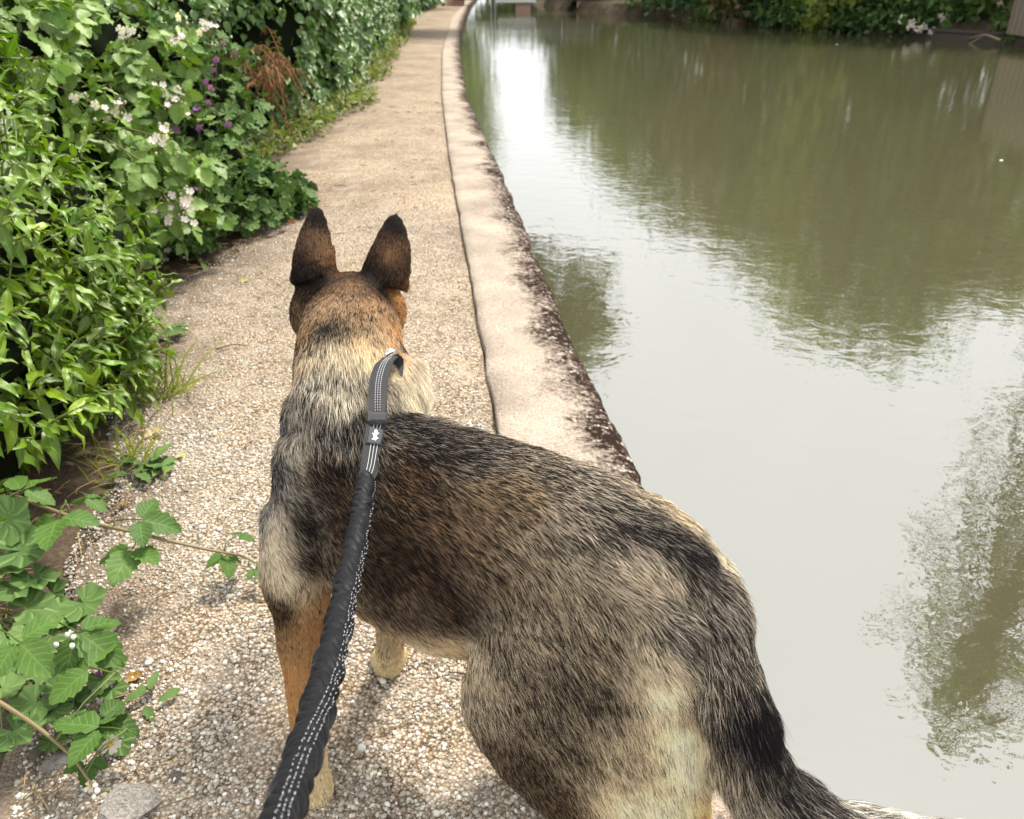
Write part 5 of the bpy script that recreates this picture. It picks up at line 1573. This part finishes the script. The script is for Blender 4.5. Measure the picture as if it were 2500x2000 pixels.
# ---------------------------------------------------------------- loose stones, gravel
def stone_mesh(nm, r, flat=0.6, n=22):
    V, Fc = ellipsoid((0, 0, 0), (1, 1, flat), None, n); off = r.random(3) * 50; out = []
    for v in V:
        w = 1 + 0.30 * noise.noise(Vector(tuple(v * 1.1 + off))) + 0.16 * noise.noise(Vector(tuple(v * 3 + off))) + 0.05 * noise.noise(Vector(tuple(v * 9 + off)))
        out.append(v * w)
    V = np.array(out); 
    for k in range(9):                                            # broken facets
        nrm = unit(r.normal(size=3)); d = 0.62 + 0.15 * r.random(); pr = V @ nrm; V = V - np.outer(np.maximum(0, pr - d), nrm)
    V = V * (1 + 0.022 * r.normal(size=(len(V), 1)))
    g = Geo(); g.add(V, Fc); return g.mesh(nm, False)

def stones():
    ms = [plain('pale_stone', (0.50, 0.47, 0.43), 0.95), plain('grey_stone', (0.24, 0.22, 0.20), 0.85), plain('brown_stone', (0.30, 0.24, 0.18), 0.85)]
    for m_ in ms:
        nt = m_.node_tree; tc_ = nt.nodes.new('ShaderNodeTexCoord'); n_ = nnoise(nt, 9, 6, 0.75, tc_.outputs['Object']); bump(nt, nt.nodes['Principled BSDF'], n_.outputs['Fac'], 0.9, 0.02)
        b_ = nt.nodes['Principled BSDF']; src = b_.inputs['Base Color'].links[0].from_socket; rp_ = ramp(nt, n_.outputs['Fac'], [(0.35, (0.45, 0.42, 0.40)), (0.6, (1.15, 1.12, 1.08))]); nt.links.new(mixc(nt, 1.0, src, rp_.outputs['Color'], 'MULTIPLY'), b_.inputs['Base Color'])
    for i, (px, py, s, mi, lab) in enumerate(((270, 1716, 0.058, 0, 'largest pale stone, flat, cut off by the bottom edge'), (375, 1648, 0.020, 1, 'dark grey angular stone in the gravel below the white bramble flower'), (490, 1402, 0.015, 2, 'rounded pinkish brown stone alone in the gravel beside the dog\'s front leg'), (128, 1612, 0.027, 0, 'pale flat stone beside the bramble cane at the corner'), (80, 1600, 0.018, 2, 'brown stone on the bare soil, furthest to the left of the loose stones'), (335, 1600, 0.015, 0, 'small white stone between the fallen withered leaf and the leash'), (150, 1600, 0.016, 1, 'grey stone touching the bramble cane'), (338, 1405, 0.014, 0, 'white stone just below the orange fallen leaf'))):
        o = link('stone', stone_mesh('stone', np.random.default_rng(40 + i), 0.55), ms[mi]); o.location = G(px, py, 0.0) + UP * (0.006 + s * 0.12); o.scale = (s, s * 0.85, s); o.rotation_euler = (0, 0, i * 1.3)
        tag(o, lab, 'stone', 'loose stones on the towpath')

def gravel():
    r = np.random.default_rng(9)
    # one pebble template: 12-vertex icosahedron
    t = (1 + 5 ** 0.5) / 2
    IV = np.array([(-1, t, 0), (1, t, 0), (-1, -t, 0), (1, -t, 0), (0, -1, t), (0, 1, t), (0, -1, -t), (0, 1, -t), (t, 0, -1), (t, 0, 1), (-t, 0, -1), (-t, 0, 1)]) / math.sqrt(1 + t * t)
    IF = np.array([(0, 11, 5), (0, 5, 1), (0, 1, 7), (0, 7, 10), (0, 10, 11), (1, 5, 9), (5, 11, 4), (11, 10, 2), (10, 7, 6), (7, 1, 8), (3, 9, 4), (3, 4, 2), (3, 2, 6), (3, 6, 8), (3, 8, 9), (4, 9, 5), (2, 4, 11), (6, 2, 10), (8, 6, 7), (9, 8, 1)])
    P, S = [], []
    def zone(n, y0, y1, s0, s1, pw, skip=0.0):
        y = y0 + (y1 - y0) * r.random(n) ** pw
        a = np.interp(y, YS, [P_LEFT(v) - 0.12 for v in YS]); b = np.interp(y, YS, [K_IN(v) - 0.02 for v in YS])
        x = a + (b - a) * r.random(n)
        s = s0 + (s1 - s0) * r.random(n) ** 3.0
        P.append(np.stack([x, y], 1)); S.append(s)
    zone(46000, 0.70, 2.3, 0.0012, 0.0052, 1.0); zone(26000, 2.0, 5.0, 0.0018, 0.0052, 1.3); zone(420, 0.7, 2.4, 0.005, 0.0095, 1.0)
    P = np.concatenate(P); S = np.concatenate(S); n = len(P)
    # thin out where the dust lies
    dm = np.array([noise.noise(Vector((p[0] * 3.2, p[1] * 3.2, 6))) for p in P]); keep = (dm > -0.22) | (r.random(n) < 0.35)
    P, S = P[keep], S[keep]; n = len(P)
    A = r.random(n) * 6.28; st = 0.7 + 0.6 * r.random((n, 3)); st[:, 2] *= 0.72
    V = IV[None] * (1 + 0.16 * r.normal(size=(n, 12, 1))).clip(0.6, 1.35) * st[:, None, :] * S[:, None, None]
    ca, sa = np.cos(A)[:, None], np.sin(A)[:, None]
    X = V[..., 0] * ca - V[..., 1] * sa; Y = V[..., 0] * sa + V[..., 1] * ca
    z0 = np.array([zpath(p[0], p[1], min(1, max(0, (p[0] - PATH_A(p[1])) / (K_IN(p[1]) - PATH_A(p[1]))))) for p in P])
    V = np.stack([X + P[:, :1], Y + P[:, 1:2], V[..., 2] + (z0 + S * 0.25)[:, None]], 2)
    Fc = (IF[None] + (np.arange(n) * 12)[:, None, None]).reshape(-1, 3)
    me = mesh_np('gravel', V.reshape(-1, 3), Fc, False)
    base = np.array([(0.46, 0.415, 0.34), (0.34, 0.295, 0.23), (0.58, 0.54, 0.47), (0.23, 0.20, 0.16), (0.39, 0.335, 0.255)])
    base = base * 0.86 + 0.14 * base.mean(1, keepdims=True)
    c = base[r.choice(5, n, p=[0.28, 0.26, 0.16, 0.12, 0.18])] * (1 + 0.14 * r.normal(size=(n, 1)))
    vcol(me, 'col', np.repeat(c.clip(0.05, 0.85), 12, axis=0))
    m, nt, b, N, L = mat('pebbles'); at = N.new('ShaderNodeAttribute'); at.attribute_name = 'col'; nz = nnoise(nt, 400, 2)
    L.new(mixc(nt, 0.35, at.outputs['Color'], nz.outputs['Fac'], 'OVERLAY'), b.inputs['Base Color']); b.inputs['Roughness'].default_value = 0.9; b.inputs['Specular IOR Level'].default_value = 0.2
    o = link('gravel', me, m); tag(o, kind='stuff')

def litter():
    """dry stalks and twigs on the soil under the plants"""
    r = np.random.default_rng(15); g = Geo()
    for _ in range(900):
        y = 0.75 + 5.5 * r.random() ** 1.3; x = P_LEFT(y) - 0.02 - 0.45 * r.random() + 0.14 * r.random() ** 2; a = r.random() * 6.28; L_ = 0.03 + 0.09 * r.random() ** 2
        d = np.array([math.cos(a), math.sin(a), 0.15 * r.normal()]); p = np.array([x, y, 0.012 + 0.015 * r.random() + max(0, P_LEFT(y) - x) * 0.1])
        g.add(*tube([p, p + d * L_ * 0.5 + UP * 0.006, p + d * L_], [0.0011, 0.0013, 0.0008], 4), col=np.array([1, 0.85, 0.62]) * (0.4 + 1.4 * r.random()))
    for _ in range(150):                                          # sparse bits on the path itself
        y = 0.9 + 9 * r.random() ** 1.4; a0, b0 = PATH_A(y), K_IN(y); x = a0 + (b0 - a0) * r.random() ** 1.5; a = r.random() * 6.28; L_ = (0.015 + 0.05 * r.random() ** 2) * (1 + y / 12)
        d = np.array([math.cos(a), math.sin(a), 0.0]); p = np.array([x, y, 0.020])
        g.add(*tube([p, p + d * L_ * 0.5 + np.array([0, 0, 0.003]), p + d * L_], [0.0010 * (1 + y / 8), 0.0014 * (1 + y / 8), 0.0008], 4), col=np.array([1, 0.8, 0.55]) * (0.25 + 0.7 * r.random()))
    m, nt, b, N, L = mat('dry_litter'); at = N.new('ShaderNodeAttribute'); at.attribute_name = 'col'
    L.new(mixc(nt, 1.0, at.outputs['Color'], (0.24, 0.18, 0.115), 'MULTIPLY'), b.inputs['Base Color']); b.inputs['Roughness'].default_value = 0.9
    o = link('dry_litter', g.mesh('dry_litter'), m); tag(o, kind='stuff')
    for px0, py0, px1, py1, lab in ((455, 735, 520, 728, 'thin dark twig lying across the path behind the left ear side'), (560, 285, 620, 262, 'brown bent twig sticking out from the hedge foot onto the path')):
        a, b_ = G(px0, py0, 0.016), G(px1, py1, 0.02); g2 = Geo(); g2.add(*tube(catmull([a, (a + b_) / 2 + np.array([0, 0.02, 0.004]), b_], 8), np.linspace(0.005, 0.002, 8), 6))
        tag(link('twig', g2.mesh('twig'), MAT_TWIG), lab, 'twig')

def floaters():
    m = plain('floating_petal', (0.75, 0.75, 0.68), 0.6)
    for px, py, sz, lab in ((2110, 340, 0.035, 'single white petal floating on the water below the fence reflection'), (1763, 94, 0.06, 'tiny white speck floating near the yellow green bush'), (2160, 98, 0.05, 'pale scrap floating by the bank edging')):
        V, Fc, uv = leaf_lance(np.random.default_rng(int(px)), 5, 0.8, 0.2, -0.2, 0.05); g = Geo(); g.add(V * sz, Fc, uv)
        o = link('floating_petal', g.mesh('floating_petal'), m); o.location = G(px, py, WATER_Z) + UP * 0.004; tag(o, lab, 'petal')
# ---------------------------------------------------------------- trees and far bank
LEAFCLUMP = None
def tree(name, label, base, crowns, trunk_h, leaf, n, m, r, trunk_r=0.12, density_core=0.0, group=None, droop=0.3, lean=(0, 0)):
    """tapered trunk with limbs; crown of many leaf-sized faces in uneven clumps; crowns: (centre offset, radii)"""
    root = empty(name, base, label, 'tree', group)
    base = np.asarray(base, float)
    g = Geo(); top = base + np.array([lean[0], lean[1], trunk_h])
    g.add(*tube(catmull([base - UP * 0.3, base + UP * trunk_h * 0.45 + rs.normal(size=3) * 0.05, top], 12), np.linspace(trunk_r, trunk_r * 0.35, 12), 8))
    V, F_, C, nV = [], [], [], 0
    tot = sum(c[1][0] * c[1][1] * c[1][2] for c in crowns)
    for off, rad in crowns:
        c = base + np.asarray(off, float); rad = np.asarray(rad, float)
        for _ in range(5):
            tip = c + unit(r.normal(size=3)) * rad * 0.75
            g.add(*tube(catmull([top - UP * trunk_h * 0.3 * r.random(), (top + tip) / 2 + UP * 0.1, tip], 6), np.linspace(trunk_r * 0.35, 0.012, 6), 5))
        k = max(60, int(n * (rad[0] * rad[1] * rad[2]) / tot)); nc = max(8, k // 28)
        d = r.normal(size=(nc, 3)); d /= np.linalg.norm(d, axis=1)[:, None]
        cc = c + d * rad * (0.35 + 0.70 * r.random((nc, 1)) ** 0.6)
        tone = 0.72 + 0.55 * r.random(nc)
        ci = r.integers(0, nc, k); sp = 0.20 * float(np.mean(rad)) + 0.08
        p = cc[ci] + r.normal(size=(k, 3)) * sp * np.array([1, 1, 0.7])
        ax = r.normal(size=(k, 3)) + np.array([0, 0, -droop]); ax /= np.linalg.norm(ax, axis=1)[:, None]
        nn = r.normal(size=(k, 3)) * 0.6 + np.array([-0.2, -0.4, 0.7]); nn -= ax * (nn * ax).sum(1)[:, None]; nn /= np.linalg.norm(nn, axis=1)[:, None]
        xx = np.cross(ax, nn); L_ = (leaf * (0.6 + 0.8 * r.random(k)))[:, None]
        q = np.stack([p, p + ax * L_ * 0.5 + xx * L_ * 0.30 + nn * L_ * 0.05, p + ax * L_, p + ax * L_ * 0.5 - xx * L_ * 0.30 + nn * L_ * 0.05], 1)
        V.append(q.reshape(-1, 3)); F_.append(np.arange(k * 4).reshape(-1, 4) + nV); nV += k * 4
        C.append(np.repeat((tone[ci] * (1 + 0.15 * r.normal(size=k)))[:, None] * np.ones(3), 4, axis=0))
    link('trunk', g.mesh('trunk'), MAT_WOOD, root)
    me = mesh_np('crown', np.concatenate(V), np.concatenate(F_), False, np.tile(np.array([(0.5, 0), (1, 0.5), (0.5, 1), (0, 0.5)], float), (nV // 4, 1)))
    vcol(me, 'col', np.concatenate(C).clip(0.3, 1.6))
    link('crown', me, m, root)
    return root

def far_side():
    r = np.random.default_rng(33)
    mats = [m_leaf('foliage_dark', (0.030, 0.068, 0.024), (0.085, 0.150, 0.046), 0.5, 0.3, 0.25, 0, 'mid', bumpd=0),
            m_leaf('foliage_mid', (0.058, 0.110, 0.028), (0.130, 0.215, 0.052), 0.5, 0.3, 0.3, 0, 'mid', bumpd=0),
            m_leaf('foliage_light', (0.085, 0.120, 0.022), (0.190, 0.230, 0.045), 0.5, 0.3, 0.35, 0, 'mid', bumpd=0),
            m_leaf('foliage_brown', (0.085, 0.075, 0.030), (0.150, 0.125, 0.048), 0.5, 0.3, 0.3, 0, 'mid', bumpd=0)]
    az = lambda a, d: (d * math.sin(R(a)), d * math.cos(R(a)))
    spec = [  # azimuth, distance, height, half width, material, label
        (4.6, 57, 7.2, 2.0, 0, 'dark tree on the far bank just right of the bridge'),
        (7.0, 52, 8.8, 2.4, 2, 'yellow green tree on the far bank, second after the bridge'),
        (9.6, 45, 9.6, 2.6, 1, 'mid green tree on the far bank, third after the bridge'),
        (12.4, 40.5, 9.6, 2.5, 0, 'broad dark tree on the far bank, fourth after the bridge'),
        (15.2, 36, 9.0, 2.3, 3, 'brownish green tree on the far bank, fifth after the bridge'),
        (18.4, 33.5, 9.6, 2.2, 1, 'rounded mid green tree, sixth along the far bank from the bridge'),
        (21.6, 31, 10.4, 2.1, 2, 'light yellow green tree overhanging the middle of the far bank'),
        (24.6, 30.5, 10.6, 2.0, 0, 'dark tree behind the white flowering shrub'),
        (27.2, 29.5, 9.8, 1.8, 1, 'tree standing just before the timber fence on the far bank'),
        (30.5, 29, 7.6, 2.0, 3, 'brownish tree behind the timber fence on the far bank'),
        (34.0, 27.5, 6.8, 2.2, 2, 'low light green tree beyond the timber fence')]
    for i, (a, d, h, hw, mi, lab) in enumerate(spec):
        x, y = az(a, d); hz_ = h
        cr = [((0, 0, hz_ * 0.62), (hw, hw, hz_ * 0.36)), ((-hw * 0.5, -hw * 0.6, hz_ * 0.33), (hw * 0.85, hw * 0.8, hz_ * 0.28)), ((hw * 0.55, -hw * 0.2, hz_ * 0.45), (hw * 0.7, hw * 0.7, hz_ * 0.30)), ((-hw * 0.3, -hw * 1.0, 0.9), (hw * 0.9, hw * 0.5, 0.9)), ((hw * 0.6, -hw * 0.9, 0.7), (hw * 0.8, hw * 0.5, 0.8)), ((hw * 0.1, 0, hz_ * 0.88), (hw * 0.5, hw * 0.5, hz_ * 0.14))]
        tree('bank_tree', lab, (x, y, 0.15), cr, h * 0.7, 0.22 + 0.0022 * d, 7000, mats[mi], r, 0.16, group='trees along the far bank')
    # bushes hanging over the water's edge
    nth = ('first', 'second', 'third', 'fourth', 'fifth', 'sixth', 'seventh', 'eighth', 'ninth', 'tenth', 'eleventh', 'twelfth', 'thirteenth', 'fourteenth')
    tones = ('dark', 'mid green', 'yellow green')
    bx = [(1262, 6, 2.0, 1.7, 0), (1330, 14, 1.9, 1.7, 0), (1400, 24, 1.7, 1.8, 1), (1460, 34, 1.6, 1.7, 0), (1520, 42, 1.5, 1.8, 1), (1580, 50, 1.4, 1.7, 0), (1640, 56, 1.3, 1.9, 0), (1690, 62, 1.2, 1.7, 1), (1745, 67, 1.15, 1.8, 2), (1795, 70, 1.1, 1.7, 0), (1850, 73, 1.1, 1.9, 0), (1895, 76, 1.0, 1.7, 1), (2150, 92, 0.5, 0.55, 1)]
    for i, (px, py, w, hgt, mi) in enumerate(bx):
        lab = '%s bush at the water edge, %s counting from the bridge' % (tones[mi], nth[i]) if i < 12 else 'low green weeds at the foot of the timber fence'
        p = G(px, py, WATER_Z); hw = w
        base = np.array([p[0] + 0.5 * min(w, 1), p[1] + 0.35, 0.0])
        tree('bank_bush', lab, base, [((0, 0, hgt * 0.5), (hw, hw * 0.8, hgt * 0.5)), ((-0.45 * hw, -0.4 * hw, hgt * 0.15), (hw * 0.8, hw * 0.5, hgt * 0.26)), ((0.5 * hw, -0.35 * hw, hgt * 0.15), (hw * 0.8, hw * 0.5, hgt * 0.28))], hgt * 0.7, 0.17, 3200, mats[mi], r, 0.05, group='bushes at the water edge')
    # white flowering shrub near the fence
    p = G(1985, 66, WATER_Z); base = np.array([p[0] + 0.5, p[1] + 0.5, 0.0])
    ms = m_leaf('elder_leaf', (0.055, 0.115, 0.030), (0.135, 0.225, 0.060), 0.5, 0.35, 0.3, 0, 'mid', bumpd=0)
    sh = tree('flowering_shrub', 'green shrub with white flower heads hanging over the far water edge by the fence', base, [((0, 0, 0.75), (0.95, 0.7, 0.7)), ((-0.7, -0.5, 0.35), (0.6, 0.45, 0.35)), ((0.6, -0.1, 0.9), (0.7, 0.6, 0.6)), ((-0.2, -0.5, 0.3), (0.7, 0.4, 0.3))], 0.9, 0.13, 3800, ms, r, 0.04)
    sh['category'] = 'shrub'
    cv_ = [(None, None, None, np.array(v.co)) for o_ in bpy.data.objects if o_.name.startswith('crown') and o_.parent.name.split('.')[0] in ('flowering_shrub', 'bank_bush') and o_.parent.location.x > 6 for v in o_.data.vertices]
    for (px, py) in ((1922, 48), (1900, 42), (1990, 40), (2005, 22), (2012, 32), (2000, 28), (1935, 62), (1965, 66), (1972, 72), (1990, 60), (2050, 18), (1945, 58), (1918, 55), (1985, 34)):
        q = at_depth(px, py, front_depth(cv_, px, py, 24.0, 9) - 0.1); g = Geo()
        for k in range(18):
            c = q + unit(r.normal(size=3)) * 0.11 * r.random() ** 0.4; V, Fc = ellipsoid(c, (0.045, 0.045, 0.03), None, 5); g.add(V, Fc)
            g.add(*tube([q - UP * 0.05, c], 0.004, 3))
        link('flower_head', g.mesh('flower_head'), MAT_PINKW, sh)
    # timber fence
    f0, f1 = G(2085, 78, 0.05), G(2330, 110, 0.05); f0 = f0 + np.array([0.9, 1.0, 0]); f1 = f1 + np.array([0.9, 1.0, 0])
    root = empty('timber_fence', f0, 'weathered grey brown close boarded timber fence on the far bank', 'fence')
    mw = plain('weathered_board', (0.17, 0.135, 0.10), 0.9); dirv = unit(f1 - f0); Ln = np.linalg.norm(f1 - f0); nrm = np.array([-dirv[1], dirv[0], 0]); nb = int(Ln / 0.125)
    bm_ = []
    for k in range(3):
        w_, t_, h_ = 0.105, 0.018, 1.85 + 0.03 * k
        Vb = np.array([(x, y, z) for z in (0, h_) for x, y in ((0, 0), (w_, 0), (w_, t_), (0, t_))]); Fb = [[0, 3, 2, 1], [4, 5, 6, 7], [0, 1, 5, 4], [1, 2, 6, 5], [2, 3, 7, 6], [3, 0, 4, 7]]
        g = Geo(); g.add(Vb, Fb); me = g.mesh('board', False); me.materials.append(mw); bm_.append(me)
    Rm = np.stack([dirv, nrm, UP], 1)
    for k in range(nb):
        put(root, 'board', bm_[k % 3], Rm, f0 + dirv * k * 0.125 + nrm * (0.010 * (k % 2)) + UP * 0.02 * r.random(), mw)
    for k in range(0, nb, 14):
        g = Geo(); c = f0 + dirv * k * 0.125 + nrm * 0.08; g.add(*tube([c, c + UP * 1.95], 0.055, 4)); link('post', g.mesh('post', False), mw, root)
    for z in (0.3, 1.0, 1.6):
        g = Geo(); g.add(*tube([f0 + nrm * 0.045 + UP * z, f1 + nrm * 0.045 + UP * z], 0.022, 4)); link('rail', g.mesh('rail', False), mw, root)
    # timber bank edging in front of the fence
    g = Geo(); e = [np.array([FAR(y) - 0.02, y, 0]) for y in np.arange(12, 27.5, 0.5)]
    for z0, z1, off in ((-0.4, -0.02, 0.0), (-0.02, 0.06, -0.05)):
        V = [q + np.array([off, 0, z]) for q in e for z in (z0, z1)] ; n_ = len(e); V += [q + np.array([off + 0.14, 0, z]) for q in e for z in (z0, z1)]
        F_ = [];
        for i in range(n_ - 1):
            a = 2 * i; b = 2 * n_ + 2 * i
            F_ += [[a, a + 1, a + 3, a + 2], [a + 1, b + 1, b + 3, a + 3], [b + 1, b, b + 2, b + 3]]
        g.add(np.array(V), F_)
    tag(link('bank_edging', g.mesh('bank_edging', False), plain('dark_timber', (0.06, 0.048, 0.038), 0.9)), kind='structure')
    # dead branch lying in the water
    a, b = G(2040, 82, WATER_Z + 0.05), G(2105, 84, WATER_Z + 0.12); g = Geo()
    g.add(*tube(catmull([a, (a + b) / 2 + UP * 0.1, b], 8), np.linspace(0.02, 0.035, 8), 6)); g.add(*tube([(a + b) / 2 + UP * 0.1, (a + b) / 2 + np.array([-0.6, -0.3, -0.15])], [0.02, 0.01], 5))
    tag(link('fallen_branch', g.mesh('fallen_branch'), MAT_TWIG), 'pale dead branch lying in the water below the white blossom', 'branch')
    # low weeds at the fence foot
    # tall slender tree on the near end of the far bank: seen only in the water
    cr = []
    for k in range(44):
        f = k / 43; z = 5.0 + 16.0 * f; w = float(np.interp(z, [5, 9, 14, 17.5, 20, 21], [1.2, 2.2, 3.3, 3.4, 1.5, 0.5])); a = k * 2.4
        cr.append(((math.cos(a) * w * 0.62, math.sin(a) * w * 0.62, z), (w * 0.38, w * 0.38, 0.35)))
    tree('poplar_tree', 'tall loose crowned tree on the far bank, its broken reflection reaching down the water', (15.0, 19.6, 0.3), cr, 20.0, 0.20, 3200, mats[1], r, 0.10)
    # towpath side: big tree leaning over the canal, and trees further along
    tree('leaning_tree', 'tall tree on the towpath side leaning out over the canal, seen mirrored beside the kerb', (-4.6, 27.5, 0.0), [((1.5, 0, 8.6), (1.6, 1.5, 1.5)), ((4.6, 0, 8.4), (1.7, 1.5, 1.8)), ((6.4, 0, 9.6), (1.6, 1.5, 1.6)), ((3.2, 0, 10.8), (2.0, 1.7, 1.3)), ((7.2, 0.3, 7.7), (0.9, 0.9, 0.9)), ((5.5, 0, 11.2), (1.2, 1.2, 0.9)), ((-0.5, 0, 10.5), (2.2, 2, 2.0))], 8.0, 0.30, 17000, mats[0], r, 0.28, lean=(2.0, 0))
    for i, (x, y, h, lab) in enumerate(((-5.5, 44, 12.5, 'tall tree on the towpath side before the bridge'), (-5.8, 54, 14.5, 'tall tree on the towpath side beside the bridge'), (-5.2, 66, 15, 'tall tree on the towpath side beyond the bridge'), (-5.0, 80, 16, 'farthest tall tree on the towpath side'))):
        tree('towpath_tree', lab, (x, y, 0), [((0.8, 0, h * 0.35), (2.4, 2.5, h * 0.30)), ((1.2, 0, h * 0.66), (2.3, 2.4, h * 0.28)), ((0.5, 0, h * 0.9), (1.3, 1.4, h * 0.14))], h * 0.8, 0.34, 5200, mats[(i + 1) % 3], r, 0.25, group='trees along the towpath')

def beyond_bridge():
    r = np.random.default_rng(71); m = bpy.data.materials['foliage_mid']
    for x, y, h, w, lab in ((-1.2, 82, 3.6, 2.6, 'low tree closing the view under the bridge, left half'), (2.2, 80, 3.8, 2.6, 'low tree closing the view under the bridge, right half')):
        tree('distant_tree', lab, (x, y, 0), [((0, 0, h * 0.5), (w, 1.5, h * 0.5)), ((0.8, -0.5, h * 0.3), (w, 1.2, h * 0.35))], h * 0.6, 0.4, 2600, m, r, 0.12, group='trees beyond the bridge')

def bridge():
    y0 = 47.5; root = empty('footbridge', (0.2, y0, WATER_Z), 'low footbridge with white beam, grey railings and brick pier crossing the canal', 'bridge')
    wht, gry, brk, drk = plain('white_paint', (0.80, 0.80, 0.78), 0.5), plain('grey_paint', (0.42, 0.45, 0.46), 0.5), plain('pink_brick', (0.66, 0.42, 0.36), 0.85), plain('dark_steel', (0.10, 0.085, 0.075), 0.6)
    def box(nm, x0, x1, ya, yb, z0, z1, m_, par=root):
        V = np.array([(x, y, z) for z in (z0, z1) for x, y in ((x0, ya), (x1, ya), (x1, yb), (x0, yb))]); Fc = [[0, 3, 2, 1], [4, 5, 6, 7], [0, 1, 5, 4], [1, 2, 6, 5], [2, 3, 7, 6], [3, 0, 4, 7]]
        g = Geo(); g.add(V, Fc); return link(nm, g.mesh(nm, False), m_, par)
    w = WATER_Z
    box('deck', -3.0, 4.6, y0 + 0.12, y0 + 1.6, w + 0.50, w + 0.70, drk)
    box('beam', -0.75, 1.25, y0 - 0.02, y0 + 0.1, w + 0.38, w + 0.60, wht); box('beam', -3.0, -0.76, y0, y0 + 0.1, w + 0.52, w + 0.66, drk); box('beam', 1.26, 4.6, y0, y0 + 0.1, w + 0.52, w + 0.66, drk)
    box('parapet', -0.6, 4.6, y0 + 0.12, y0 + 0.18, w + 0.705, w + 0.93, drk)
    for z in (1.0, 1.09, 1.18, 1.28): box('rail', -0.9, 4.6, y0 + 0.13, y0 + 0.16, w + z, w + z + 0.03, gry)
    for x in (-1.12, -0.92, 1.2, 2.6, 4.2): box('post', x, x + 0.07, y0 - 0.01, y0 + 0.11, w - 0.3 if x < -0.8 else w + 0.67, w + 1.36, gry)
    pr = box('pier', 0.20, 0.98, y0 + 0.2, y0 + 1.5, w - 0.5, w + 0.495, brk)
    # brick courses on the pier's near face
    g = Geo(); Vb = np.array([(x, y, z) for z in (0, 0.065) for x, y in ((0, 0), (0.21, 0), (0.21, 0.02), (0, 0.02))]); g.add(Vb, [[0, 3, 2, 1], [4, 5, 6, 7], [0, 1, 5, 4], [1, 2, 6, 5], [2, 3, 7, 6], [3, 0, 4, 7]]); me = g.mesh('brick', False); me.materials.append(brk)
    for row in range(6):
        for c in range(3):
            put(root, 'brick', me, np.eye(3), np.array([0.22 + c * 0.245 + (0.02 if row % 2 else 0), y0 + 0.185, w + 0.01 + row * 0.076]), brk)
    box('pier', -3.4, -2.55, y0 + 0.2, y0 + 1.5, w - 0.5, w + 0.555, brk); box('pier', 3.4, 4.6, y0 + 0.2, y0 + 1.5, w - 0.5, w + 0.555, brk)
dog = build_dog()
build_leash()
build_collar()
glossy_shrub(); bramble_bush(); mallow_clump(); dead_bracken(); hedge()
trailing_bramble(); near_bramble(); near_mallow()
grass_tuft(330, 840, 'wispy grass tuft at the foot of the glossy shrub', 70, 0.20, 0.05, 3)
grass_tuft(250, 990, 'thin half dry grass beside the bramble runner', 50, 0.12, 0.06, 4, 0.6)
ground_weed(300, 1010, 'small dandelion like weed by the pale fallen leaves', 16, 0.075, 5)
ground_weed(310, 1505, 'withered flat grey green leaf rosette on the gravel', 6, 0.05, 6)
ground_weed(345, 720, 'small leafy weed between the shrub and the path', 8, 0.08, 8)
fallen_leaf(325, 917, 'pale yellow crumpled leaf, the left one of a pair by the grass', (0.62, 0.50, 0.25), 0.075, 20, 0.6, 1)
fallen_leaf(300, 908, 'cream dry leaf tucked under the grass', (0.58, 0.47, 0.28), 0.06, 100, 0.6, 2)
fallen_leaf(375, 967, 'bright lemon yellow leaf alone on the gravel', (0.72, 0.66, 0.24), 0.065, -20, 0.5, 3)
fallen_leaf(282, 1430, 'orange brown dry leaf curled on the gravel', (0.45, 0.26, 0.08), 0.055, -10, 0.45, 4)
fallen_leaf(235, 1335, 'narrow cream dry leaf on the dark soil', (0.60, 0.52, 0.34), 0.045, 60, 0.3, 5)
fallen_leaf(515, 592, 'small yellow leaf on the path beside the dog\'s ear', (0.66, 0.56, 0.25), 0.06, 10, 0.5, 6)
fallen_leaf(265, 1060, 'brown dry leaf beside the bramble runner', (0.36, 0.22, 0.11), 0.05, 30, 0.4, 7)
stones(); gravel(); litter(); far_side(); bridge(); beyond_bridge(); floaters()
